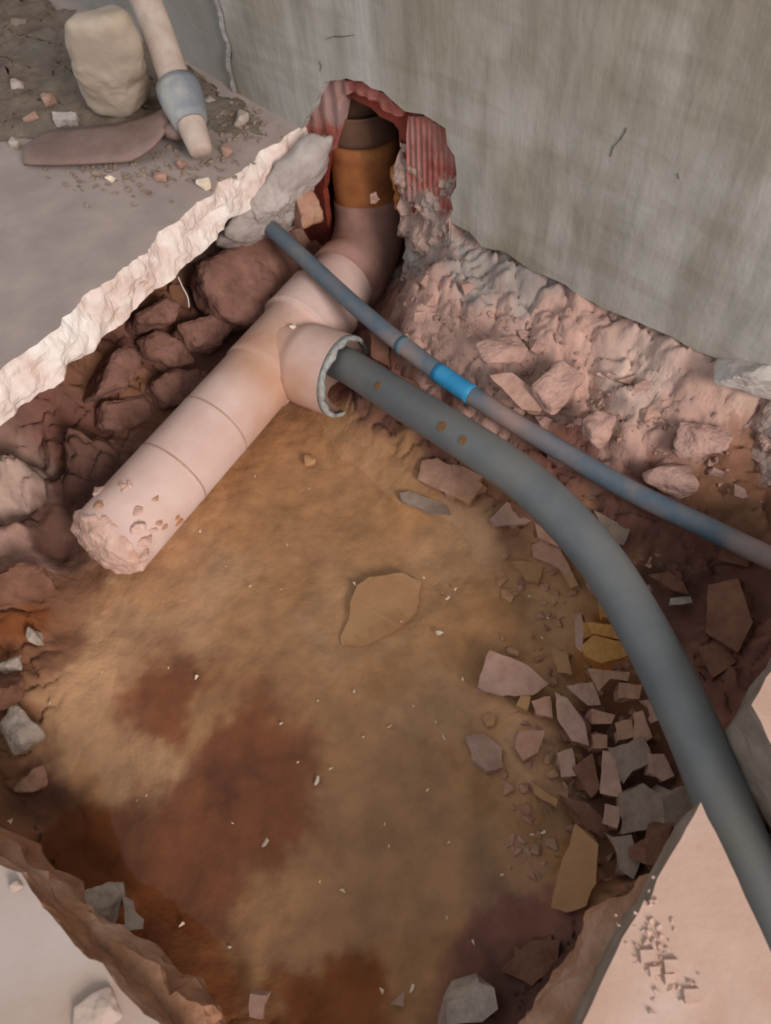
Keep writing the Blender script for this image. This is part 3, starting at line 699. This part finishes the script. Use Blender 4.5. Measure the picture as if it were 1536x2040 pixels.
# ------------------------------------------------------------------ rubble
SH = [ # name, outline, z, thickness, material, tilt, label, category
 ('tile_shard', [(712,1165),(735,1150),(800,1140),(840,1160),(830,1220),(780,1262),(720,1288),(680,1285),(678,1268),(695,1235),(697,1200)], -.2635, .006, M_silted, (.02,-.04), 'silt-coated flat shard lying in the middle of the puddle', 'shard'),
 ('brick_fragment', [(840,917),(872,912),(962,965),(935,1003),(895,985),(832,955)], -.225, .024, M_terra, (-.25,-.25), 'brick lump under the grey pipe at the far puddle edge', 'brick'),
 ('tile_shard', [(795,982),(815,978),(890,1004),(895,1022),(860,1022),(800,996)], -.252, .007, M_greyshard, (0,-.1), 'thin lilac-grey flake in front of the far brick lump', 'shard'),
 ('tile_shard', [(1010,1000),(1070,1030),(1045,1045),(985,1046),(975,1035)], -.225, .018, M_pinkshard, (-.2,-.3), 'pinkish shard tucked under the grey pipe next to the far brick lump', 'shard'),
 ('brick_fragment', [(1065,1042),(1110,1062),(1148,1100),(1120,1092),(1070,1068)], -.232, .016, M_terra, (-.2,-.2), 'narrow terracotta sliver along the grey pipe left side', 'brick'),
 ('brick_fragment', [(1060,1085),(1076,1078),(1117,1095),(1152,1165),(1138,1172),(1112,1130),(1062,1110)], -.238, .014, M_terra, (-.3,-.1), 'long curved terracotta piece below the narrow sliver', 'brick'),
 ('tile_shard', [(1018,1118),(1085,1121),(1072,1162),(1050,1156)], -.252, .012, M_silted, (0,-.1), 'triangular ochre shard pointing down at the puddle right edge', 'shard'),
 ('tile_shard', [(975,1295),(1050,1325),(1094,1362),(1062,1385),(1000,1387),(953,1370),(957,1345)], -.243, .014, M_pinkshard, (-.05,-.22), 'largest mauve-pink shard on the right of the puddle', 'shard'),
 ('brick_fragment', [(1105,1378),(1130,1390),(1165,1440),(1174,1486),(1140,1476),(1110,1432)], -.232, .020, M_pinkshard, (-.35,-.05), 'long pink wedge just right of the largest mauve shard', 'brick'),
 ('brick_fragment', [(1058,1396),(1096,1386),(1102,1430),(1068,1422)], -.247, .016, M_terra, (-.1,-.1), 'small square brown piece below the largest mauve shard', 'brick'),
 ('tile_shard', [(928,1468),(962,1462),(1000,1490),(1003,1528),(970,1536),(942,1512)], -.250, .010, M_pinkshard, (0,-.08), 'pale round-edged flake alone on the silt, lower right of the puddle', 'shard'),
 ('tile_shard', [(1035,1455),(1086,1455),(1071,1500),(1042,1516),(1026,1490)], -.247, .012, M_terra, (0,-.05), 'pale tan shard beside the round-edged flake', 'shard'),
 ('tile_shard', [(1158,1285),(1185,1266),(1255,1283),(1264,1298),(1235,1313),(1198,1322),(1165,1306)], -.205, .010, M_ochre, (-.05,-.25), 'ochre leaf-shaped shard on top of the heap by the grey pipe', 'shard'),
 ('brick_fragment', [(1182,1240),(1262,1252),(1272,1290),(1235,1274),(1180,1262)], -.203, .022, M_ochre, (-.1,-.3), 'ochre brick piece overhanging the leaf-shaped shard', 'brick'),
 ('brick_fragment', [(1172,1331),(1256,1339),(1251,1357),(1216,1352),(1192,1378)], -.215, .022, M_terra, (-.05,-.3), 'stepped terracotta piece below the leaf-shaped shard', 'brick'),
 ('brick_fragment', [(1233,1360),(1280,1364),(1274,1392),(1234,1391)], -.22, .022, M_terra, (-.05,-.2), 'small blocky terracotta piece touching the grey pipe', 'brick'),
 ('tile_shard', [(1144,1225),(1158,1222),(1164,1248),(1160,1300),(1147,1290)], -.225, .012, M_pinkshard, (-.5,0), 'thin upright pink splinter at the left of the ochre heap', 'shard'),
 ('brick_fragment', [(1162,1240),(1182,1242),(1184,1264),(1164,1272)], -.222, .020, M_ochre, (-.1,-.1), 'little ochre cube between splinter and overhanging piece', 'brick'),
 ('tile_shard', [(1128,1366),(1180,1359),(1192,1385),(1197,1405),(1172,1406),(1150,1386)], -.235, .012, M_pinkshard, (-.1,-.1), 'pale angular chip below the ochre heap', 'shard'),
 ('brick_fragment', [(1178,1412),(1226,1424),(1218,1442),(1180,1442)], -.232, .022, M_terra, (-.1,-.25), 'tan flat-topped piece under the pale angular chip', 'brick'),
 ('brick_fragment', [(1179,1464),(1210,1464),(1210,1490),(1182,1491)], -.235, .018, M_terra, (0,-.2), 'small terracotta block beside the long pink wedge foot', 'brick'),
 ('brick_fragment', [(1200,1495),(1226,1498),(1242,1590),(1195,1580)], -.228, .024, M_pinkshard, (-.3,0), 'tall mauve wedge left of the grey rubble', 'brick'),
 ('brick_fragment', [(1222,1490),(1280,1468),(1298,1500),(1292,1522),(1260,1536),(1242,1562),(1228,1530)], -.205, .028, M_greyshard, (-.1,-.2), 'grey-brown lump at the top of the lower rubble', 'brick'),
 ('brick_fragment', [(1297,1502),(1322,1502),(1344,1545),(1322,1556),(1295,1540)], -.195, .022, M_pinkshard, (-.1,-.2), 'pinkish pointed piece next to the grey pipe', 'brick'),
 ('brick_fragment', [(1244,1582),(1282,1560),(1322,1590),(1302,1652),(1240,1662)], -.205, .034, M_greyshard, (-.05,-.15), 'broad grey lump in the middle of the lower rubble', 'brick'),
 ('brick_fragment', [(1320,1590),(1362,1565),(1396,1604),(1352,1652),(1325,1640)], -.19, .034, M_greyshard, (.1,-.2), 'grey-green lump against the tip of the pink floor tongue', 'brick'),
 ('brick_fragment', [(1218,1668),(1258,1662),(1276,1716),(1262,1752),(1236,1732)], -.215, .028, M_greyshard, (-.1,-.15), 'grey tongue-shaped piece in the dark gap', 'brick'),
 ('brick_fragment', [(1285,1672),(1342,1640),(1318,1728),(1286,1722)], -.18, .03, M_brownshard, (.1,-.2), 'brown piece leaning on the pink floor tongue', 'brick'),
 ('tile_shard', [(1145,1640),(1192,1682),(1188,1760),(1168,1805),(1128,1818),(1098,1808),(1112,1745)], -.22, .012, M_silted, (-.25,-.1), 'big tan flat flake standing at the near right puddle edge', 'shard'),
 ('brick_fragment', [(1142,1530),(1180,1500),(1196,1570),(1178,1590)], -.24, .020, M_brownshard, (-.1,-.1), 'mauve-brown piece left of the tall wedge', 'brick'),
 ('brick_fragment', [(1130,1590),(1170,1600),(1220,1650),(1200,1672),(1160,1640)], -.24, .022, M_brownshard, (0,-.2), 'brown sliver behind the standing tan flake', 'brick'),
 ('brick_fragment', [(1262,1420),(1280,1415),(1300,1470),(1262,1490)], -.215, .026, M_terra, (-.2,-.1), 'terracotta piece beside the grey pipe, above the lower rubble', 'brick'),
 ('brick_fragment', [(1000,1935),(1050,1880),(1115,1872),(1105,1925),(1060,1965)], -.235, .03, M_brownshard, (0,-.1), 'dark brown flat piece at the near right corner', 'brick'),
 ('concrete_chunk', [(888,2000),(925,1985),(955,1958),(985,1968),(992,2010),(960,2036),(890,2042)], -.205, .05, M_palerock, (.05,-.1), 'pale grey chunk at the bottom edge of the pit', 'rubble'),
 ('tile_shard', [(498,1980),(531,1984),(520,2032),(497,2026)], -.225, .010, M_pinkshard, (-.1,-.2), 'small pale oblong tile piece at the bottom edge', 'shard'),
 ('tile_shard', [(778,2000),(806,1974),(804,2006)], -.236, .008, M_pinkshard, (0,-.2), 'small pale triangular piece at the bottom edge', 'shard'),
 ('tile_shard', [(243,1790),(262,1800),(286,1850),(250,1856)], -.205, .012, M_palerock, (.2,-.2), 'pale wedge leaning on the grey rock at the lower left', 'shard'),
 ('tile_shard', [(1182,1016),(1228,1040),(1264,1040),(1242,1086),(1220,1080)], -.195, .012, M_greyshard, (-.2,-.5), 'lilac flat shard standing behind the grey pipe', 'shard'),
 ('tile_shard', [(1410,1165),(1470,1152),(1500,1240),(1470,1300),(1405,1260)], -.155, .03, M_brownshard, (-.6,-.1), 'large maroon flat piece on the right bank', 'shard'),
 ('brick_fragment', [(1262,1230),(1320,1240),(1345,1290),(1300,1310)], -.235, .03, M_brownshard, (-.2,-.1), 'dark brown lump in shade right of the grey pipe', 'brick'),
 ('tile_shard', [(1335,1192),(1376,1188),(1380,1200),(1338,1204)], -.225, .008, M_palerock, (0,-.2), 'light grey splinter in the dark hollow right of the pipe', 'shard'),
 ('brick_fragment', [(1290,1145),(1330,1138),(1362,1160),(1372,1184),(1340,1176)], -.215, .014, M_brownshard, (-.1,-.4), 'curved dark brick piece above the light splinter', 'brick'),
 ('brick_fragment', [(900,925),(925,930),(960,948),(950,962),(905,945)], -.22, .018, M_terra, (-.2,-.3), 'brick corner wedged behind the far brick lump under the grey pipe', 'brick'),
 ('tile_shard', [(1100,1040),(1138,1075),(1150,1110),(1118,1085)], -.22, .012, M_silted, (-.3,-.1), 'ochre strip hugging the underside of the grey pipe', 'shard'),
 ('brick_fragment', [(1150,1105),(1185,1140),(1200,1185),(1170,1170)], -.235, .020, M_terra, (-.3,-.1), 'ochre-brown block between the long curved piece and the grey pipe', 'brick'),
 ('tile_shard', [(1190,1190),(1215,1200),(1232,1236),(1200,1228)], -.235, .014, M_ochre, (-.2,-.2), 'ochre flake just above the ochre heap', 'shard'),
 ('tile_shard', [(1100,1290),(1132,1300),(1140,1345),(1112,1340)], -.248, .008, M_silted, (0,0), 'silted flat tile left of the ochre heap', 'shard'),
 ('brick_fragment', [(1040,1380),(1058,1388),(1050,1415),(1028,1405)], -.25, .012, M_silted, (0,-.1), 'silted crumb under the largest mauve shard', 'brick'),
 ('brick_fragment', [(1110,1500),(1140,1490),(1150,1545),(1118,1548)], -.245, .016, M_pinkshard, (-.1,-.1), 'pinkish block left of the mauve-brown piece', 'brick'),
 ('tile_shard', [(1060,1560),(1112,1592),(1108,1608),(1065,1582)], -.25, .008, M_silted, (0,-.1), 'thin silted sliver pointing at the standing tan flake', 'shard'),
 ('brick_fragment', [(1225,1440),(1258,1432),(1262,1468),(1232,1475)], -.222, .022, M_terra, (-.1,-.1), 'squarish brown block above the grey-brown lump', 'brick'),
 ('brick_fragment', [(1282,1395),(1305,1392),(1322,1430),(1300,1440)], -.20, .022, M_pinkshard, (-.2,-.1), 'pale upright chip against the grey pipe above the lower rubble', 'brick'),
 ('brick_fragment', [(1330,1690),(1352,1660),(1345,1716),(1325,1730)], -.17, .020, M_terra, (.1,-.2), 'small terracotta crumb on the rim of the pink floor tongue', 'brick'),
 ('brick_fragment', [(1205,1600),(1236,1608),(1230,1650),(1200,1640)], -.225, .024, M_pinkshard, (-.2,0), 'mauve block left of the broad grey lump', 'brick'),
 ('brick_fragment', [(1440,1070),(1500,1090),(1490,1130),(1430,1115)], -.15, .024, M_brownshard, (-.2,-.3), 'brown lump under the right end of the blue pipe', 'brick'),
 ('brick_fragment', [(1390,1290),(1440,1275),(1465,1320),(1420,1350)], -.19, .03, M_brownshard, (-.3,-.1), 'maroon block below the large maroon piece on the right bank', 'brick'),
 ('brick_fragment', [(1340,1310),(1380,1300),(1395,1350),(1355,1365)], -.22, .03, M_brownshard, (-.2,-.1), 'dark block in the hollow beside the grey pipe', 'brick'),
 ('brick_fragment', [(1100,880),(1150,900),(1140,930),(1090,905)], -.14, .022, M_clod, (-.1,-.3), 'pink block between blue pipe and grey pipe', 'brick'),
 ('brick_fragment', [(790,745),(835,765),(830,795),(800,785)], -.17, .024, M_brownshard, (-.2,-.3), 'dark reddish block behind the mouth of the tee branch', 'brick'),
 ('brick_fragment', [(738,662),(775,690),(772,728),(740,712)], -.19, .02, M_brownshard, (-.2,-.3), 'reddish brown block between tee bell and blue pipe', 'brick'),
 ('tile_shard', [(975,748),(1020,742),(1090,800),(1075,820),(1040,815)], -.082, .012, M_pinkshard, (-.2,-.45), 'pale pointed flake on the bank above the blue pipe', 'shard'),
]
for i, (nm, pl, z, th, mm, tl, lb, ct) in enumerate(SH): shard(nm, pl, z, th, mm, lb, ct, tl, None, i)

ROCKS = [
 ('concrete_chunk', 205, 1815, -.215, (.026, .022, .028), M_palerock, 101, 'grey faceted rock wedged at the lower left pit edge', 'rubble', .3),
 ('clod', 1112, 772, -.075, (.030, .024, .022), M_clod, 102, 'rounded pink clod on the bank above the blue pipe', 'rubble', .6),
 ('pebble', 1294, 826, -.05, (.011, .010, .010), M_pinkshard, 103, 'smooth pink pebble on the right bank', 'pebble', 0),
 ('stone', 1332, 955, -.112, (.034, .016, .018), M_clod, 104, 'pale pink stone lying just above the blue pipe', 'stone', -.5),
 ('clod', 1400, 880, -.065, (.030, .018, .015), M_clod, 105, 'flat cracked clod near the right frame edge', 'rubble', -.4),
 ('clod', 1500, 745, .005, (.040, .025, .020), M_lump, 106, 'pale crumbly clod against the wall at far right', 'rubble', -.5),
 ('clod', 1200, 855, -.08, (.022, .018, .016), M_clod, 107, 'small clod between the pink pebble and the blue pipe', 'rubble', .2),
 ('stone', 45, 1180, -.19, (.035, .028, .026), M_brownshard, 108, 'brown stone at the left edge below the pipe end', 'stone', .2),
 ('stone', 8, 1370, -.175, (.022, .02, .02), M_brownshard, 109, 'dark brown stone at the left frame edge', 'stone', .7),
 ('stone', 45, 1450, -.208, (.020, .026, .020), M_palerock, 110, 'grey pointed stone on the left bank', 'stone', .4),
 ('stone', 25, 1325, -.192, (.014, .011, .010), M_palerock, 111, 'small pale stone above the dark brown one on the left bank', 'stone', .1),
 ('tile_shard', 72, 1272, -.225, (.006, .012, .016), M_palerock, 112, 'slim pale splinter standing on the left bank', 'shard', .2),
 ('stone', 60, 1560, -.23, (.018, .015, .014), M_terra, 113, 'tan stone low on the left bank', 'stone', .2),
 ('clod', 1000, 700, -.055, (.030, .024, .012), M_clod, 114, 'low clod on the bank nearest the wall mortar', 'rubble', .4),
 ('stone', 612, 425, -.10, (.022, .03, .035), M_terra, 117, 'earthy brown stone between footing and waste pipe', 'stone', .3),
]
for nm, px, py, z, s, mm, sd, lb, ct, rz in ROCKS: rock(nm, px, py, z, s, mm, sd, lb, ct, None, rz, 2, .003)

for px, py, d_, sz, mm, sd, lb in ((797, 350, -.045, (.014, .022, .024), M_earth, 115, 'orange earth clod beside the rising pipe in the wall hole'), (748, 392, -.012, (.009, .008, .009), M_pinkshard, 116, 'little pink lump resting against the rising pipe'),
                                     (800, 400, -.05, (.012, .012, .014), M_earth, 118, 'smaller orange earth clod just below the bigger one in the wall hole')):
    u_, z_ = uz(px, py, d_); bm = hull_bm(rock_pts(wp(u_, z_, d_), sz, sd), .003, 2, .003, 45, sd)
    tag(rebase(link('clod', bm, mm)), lb, 'rubble')
# pebbles and crumbs on the floor by the hoe
FL = [(405,367,.010,M_white,'whitish pebble on the floor in front of the hoe socket'),(478,238,.013,M_palerock,'largest pale pebble by the wall right of the hoe'),(362,326,.010,M_pinkshard,'pinkish pebble below the handle end'),(322,352,.009,M_pinkshard,'tan pebble in front of the blade'),
      (220,356,.007,M_white,'bright white crumb in front of the blade'),(452,300,.010,M_pinkshard,'pink wedge crumb right of the handle end'),(192,345,.007,M_greyshard,'grey crumb in front of the blade'),(420,200,.009,M_palerock,'pale pebble behind the hoe socket'),
      (35,170,.012,M_palerock,'pale pebble at the left edge behind the blade'),(95,200,.014,M_pinkshard,'tan pebble behind the blade, left of the block'),(60,235,.012,M_pinkshard,'tan pebble nearest the blade tip'),(30,285,.010,M_palerock,'pale pebble in front of the blade tip'),(40,50,.014,M_greyshard,'grey pebble at the far left')]
for i, (px, py, r, mm, lb) in enumerate(FL):
    rock('pebble', px, py, r * .6, (r, r * .8, r * .7), mm, 200 + i, lb, 'pebble', 'pebbles on the floor around the hoe', i, 1, .001)
nd, md = 90, 60; bm = bmesh.new(); G = []
dA, dB, dC, dD = W(-60, 300), W(560, 268), W(470, 190), W(-60, -60)
for i in range(nd + 1):
    row = []
    for k in range(md + 1):
        a, b = i / nd, k / md; p = dA.lerp(dB, a).lerp(dD.lerp(dC, a), b); e = min(1, 5 * min(b, 1 - a, a + .2))
        p = p + V((fbm(p * 20), fbm(p * 20 + V((5, 0, 0))), 0)) * .02
        h = e * (.006 + .010 * max(0, fbm(p * 14) + .25) + .003 * fbm(p * 60, 3)) - .002
        row.append(bm.verts.new(V((p.x, p.y, h))))
    G.append(row)
for a, b in zip(G, G[1:]):
    for k in range(md): bm.faces.new((a[k], b[k], b[k+1], a[k+1]))
tag(link('loose_dirt', bm, mat('loose_dirt', (134, 116, 102), (108, 92, 80), (126, 116, 102), rough=.97, scale=26, bump=.6, bscale=130), None, True), 'loose brown dirt lying along the wall foot behind the hoe', 'dirt', None, 'stuff')
bar = shard('plaster_scrap', [(103,222),(150,224),(152,240),(105,238)], .016, .012, M_lump, 'grey-white oblong scrap between blade and pale block', 'rubble', (0, -.2), None, 77)
rnd = random.Random(5)
bm = bmesh.new()
def grit(bm, p, r, rnd):
    t = bmesh.new(); 
    for q in rock_pts(p, (r, r * .9, r * .7), rnd.randrange(10**6), 8): t.verts.new(q)
    bmesh.ops.convex_hull(t, input=t.verts); me_ = bpy.data.meshes.new('t'); t.to_mesh(me_); t.free(); bm.from_mesh(me_); bpy.data.meshes.remove(me_)
for _ in range(330):
    t = rnd.random(); px = 150 + 330 * t + rnd.gauss(0, 26); py = 345 - 55 * max(0, t - .5) + rnd.gauss(0, 22)
    if rnd.random() < .35: px, py = rnd.uniform(430, 570), rnd.uniform(195, 285)
    elif rnd.random() < .2: px, py = rnd.uniform(0, 180), rnd.uniform(90, 250)
    r = rnd.uniform(.0015, .0045); p = W(px, py, r * .5)
    if (p - WA).dot(WN) > .01: grit(bm, p, r, rnd)
tag(link('grit', bm, M_greyshard), 'fine grey grit scattered on the floor around the hoe', 'grit', None, 'stuff')
bm = bmesh.new()
for _ in range(260):
    px = rnd.uniform(1000, 1330); py = rnd.uniform(1080, 1760); p = hit(px, py); r = rnd.uniform(.0025, .008)
    if p.z < -.2 : grit(bm, p + Z * r * .3, r, rnd)
tag(link('crumbled_brick', bm, M_terra), 'small crumbled brick between the larger pieces right of the puddle', 'rubble', None, 'stuff')
bm = bmesh.new()
for _ in range(800):
    px = rnd.uniform(800, 1540); py = 560 + (px - 820) * .36 + rnd.uniform(-90, 190); p = hit(px, py); r = .0015 * rnd.paretovariate(1.7); r = min(r, .011)
    if (p - WA).dot(WN) > .035: grit(bm, p + Z * r * .2, r, rnd)
tag(link('mortar_crumbs', bm, M_clod), 'pinkish mortar crumbs on the bank below the wall', 'rubble', None, 'stuff')
bm = bmesh.new()
for _ in range(70):
    px = rnd.gauss(1310, 26); py = rnd.gauss(1890, 60); r = rnd.uniform(.0008, .0028); grit(bm, W(px + (py - 1890) * .2, py, r * .3), r, rnd)
tag(link('floor_crumbs', bm, M_slab_pink), 'flaked crumbs on the pink floor tongue', 'grit', None, 'stuff')
for i, (px, py, r) in enumerate(((1290, 1905, .008), (1338, 1925, .008), (1380, 1985, .009), (1305, 1935, .006), (1335, 1950, .006))):
    shard('mortar_flake', [(px - r*1900, py - r*1600), (px + r*1800, py - r*1700), (px + r*2000, py + r*1300), (px - r*1500, py + r*1700)], .003, .004, M_slab_pink, 
          ('upper left flake on the pink floor tongue', 'upper right flake on the pink floor tongue', 'nearest and largest flake on the pink floor tongue', 'small flake in the middle of the pink floor tongue', 'small flake just below the upper right one')[i], 'flake', (0, 0), 'mortar flakes on the pink floor tongue', 300 + i)

# white chips on the silt
CH = [(892,1197,8),(908,1180,6),(882,1188,3),(876,1268,12),(708,1172,8),(532,1683,12),(633,1558,12),(884,1470,8),(776,1448,8),(706,1380,6),(922,1357,7),(940,1880,9),(684,1777,7),(768,1644,5),(777,1688,5),(400,1062,7),(502,1175,6),(563,1180,3),(203,1340,4),
      (340,1335,4),(395,1353,8),(562,1444,6),(661,1535,6),(596,1522,4),(868,1442,4),(824,1410,4),(724,1472,5),(634,1398,4),(1055,1190,6),(1075,1192,5),(1090,1235,5),(1078,1275,6),(1108,1310,8),(852,1575,6),(1060,1665,6),(1080,1660,7),(453,1135,3),(470,1645,4),(367,1845,8),(460,1888,6),
      (575,1095,4),(845,1160,4),(800,1245,4),(920,1020,5),(618,985,4),(510,955,5),(890,1830,5),(1000,1745,5),(760,1975,8),(820,1970,10),(895,1680,5),(640,1760,4),(300,1590,4),(280,1600,4),(100,1402,6),(75,1437,4),(105,1362,8),(20,1640,12)]
protos = []
for i in range(6):
    rn = random.Random(i); pts = rock_pts(V((0, 0, 0)), (1, rn.uniform(.5, .8), rn.uniform(.3, .5)), 400 + i, 10)
    b_ = hull_bm(pts); protos.append(b_); me_ = bpy.data.meshes.new('plaster_chip'); b_.to_mesh(me_); b_.free(); me_.materials.append(M_white); protos[i] = me_
BIG = {(876,1268): 'white chip lying just right of the submerged flat shard', (532,1683): 'largest white chip on the dark rust-brown silt', (633,1558): 'elongated pale chip at the right border of the rust stain',
       (940,1880): 'white chip nearest the brown corner piece at the lower right', (892,1197): 'upper of two close white chips above the largest mauve shard', (908,1180): 'small chip just beyond the paired white chip',
       (884,1470): 'white triangular chip left of the round-edged flake', (820,1970): 'pale chip beside the triangular tile piece at the bottom', (20,1640): 'pale chip on the left bank above the lower left floor',
       (367,1845): 'pale chip right of the grey rock at the lower left', (708,1172): 'white chip at the upper left edge of the submerged shard', (776,1448): 'pale chip in the middle of the silt, left of the triangular chip'}
base_o = bpy.data.objects.new('plaster_chip', protos[0])
for i, (px, py, s) in enumerate(CH):
    o = base_o if i == 0 else base_o.copy(); C.objects.link(o); o.data = protos[i % 6]
    p = hit(px, py); r = s * .00042
    o.location = p + Z * max(r * .2, WATER - p.z if px > 110 else 0); o.scale = (r, r, r); o.rotation_euler = (rnd.uniform(-.3, .3), rnd.uniform(-.3, .3), rnd.uniform(0, 6))
    tag(o, BIG.get((px, py), 'tiny whitish plaster chip strewn over the silt'), 'chip', 'white chips strewn over the silt')
# pebbles with a rim in the silt, and a chip on the pipe
for i, (px, py, r, lb) in enumerate(((618, 917, .0085, 'round silted pebble in the puddle beside the pale reflection'), (975, 1436, .008, 'round silted pebble above the round-edged flake'))):
    rock('pebble', px, py, -.264, (r, r, r * .6), M_silted, 330 + i, lb, 'pebble', None, 0, 1, .0005, 24)
pc = E0 + ax * along(585, 650)
rock('plaster_chip', 582, 650, -.205 + R0 + .004, (.0055, .004, .004), M_white, 350, 'white chip lying on top of the waste pipe', 'chip', None, .4, 1, .0004)
# hanging fibre
fb = smooth_path([W(355, 552, -.055), W(364, 572, -.07), W(374, 592, -.085), W(377, 612, -.095)], 6)
fo = link('fibre', tube_bm(fb, .0009, 6), M_fibre); rebase(fo); tag(fo, 'thin white fibre hanging from the broken slab edge', 'fibre')

# hairline cracks in the render
for pl in ([(648,78),(665,72),(682,73),(706,69)], [(1216,312),(1222,292),(1236,278),(1246,262),(1248,254)], [(636,122),(640,132),(638,142)], [(1350,345),(1353,356)]):
    bm = bmesh.new(); prev = None
    for i, (x, y) in enumerate(pl):
        u, z = uz(x, y); w = .0006 if 0 < i < len(pl) - 1 else .0002
        row = [bm.verts.new(wp(u - w, z - w, .0008)), bm.verts.new(wp(u + w, z + w, .0008)), bm.verts.new(wp(u + w, z + w, -.003)), bm.verts.new(wp(u - w, z - w, -.003))]
        if prev:
            for k in range(4): bm.faces.new((prev[k], row[k], row[(k+1) % 4], prev[(k+1) % 4]))
        prev = row
    link('crack', bm, mat('crack_dark', (92, 86, 78), rough=1, bump=0), wall)

# crumbs of mortar stuck on the lower left floor
for i, (px, py, sz, lb) in enumerate(((190, 2022, .016, 'pinkish mortar lump at the bottom edge of the lower left floor'), (30, 1765, .005, 'whitish crumb on the lower left floor corner'))):
    rock('mortar_lump', px, py, .003, (sz, sz * .8, .006), M_slab_pale, 700 + i, lb, 'rubble', None, .5, 2, .002)
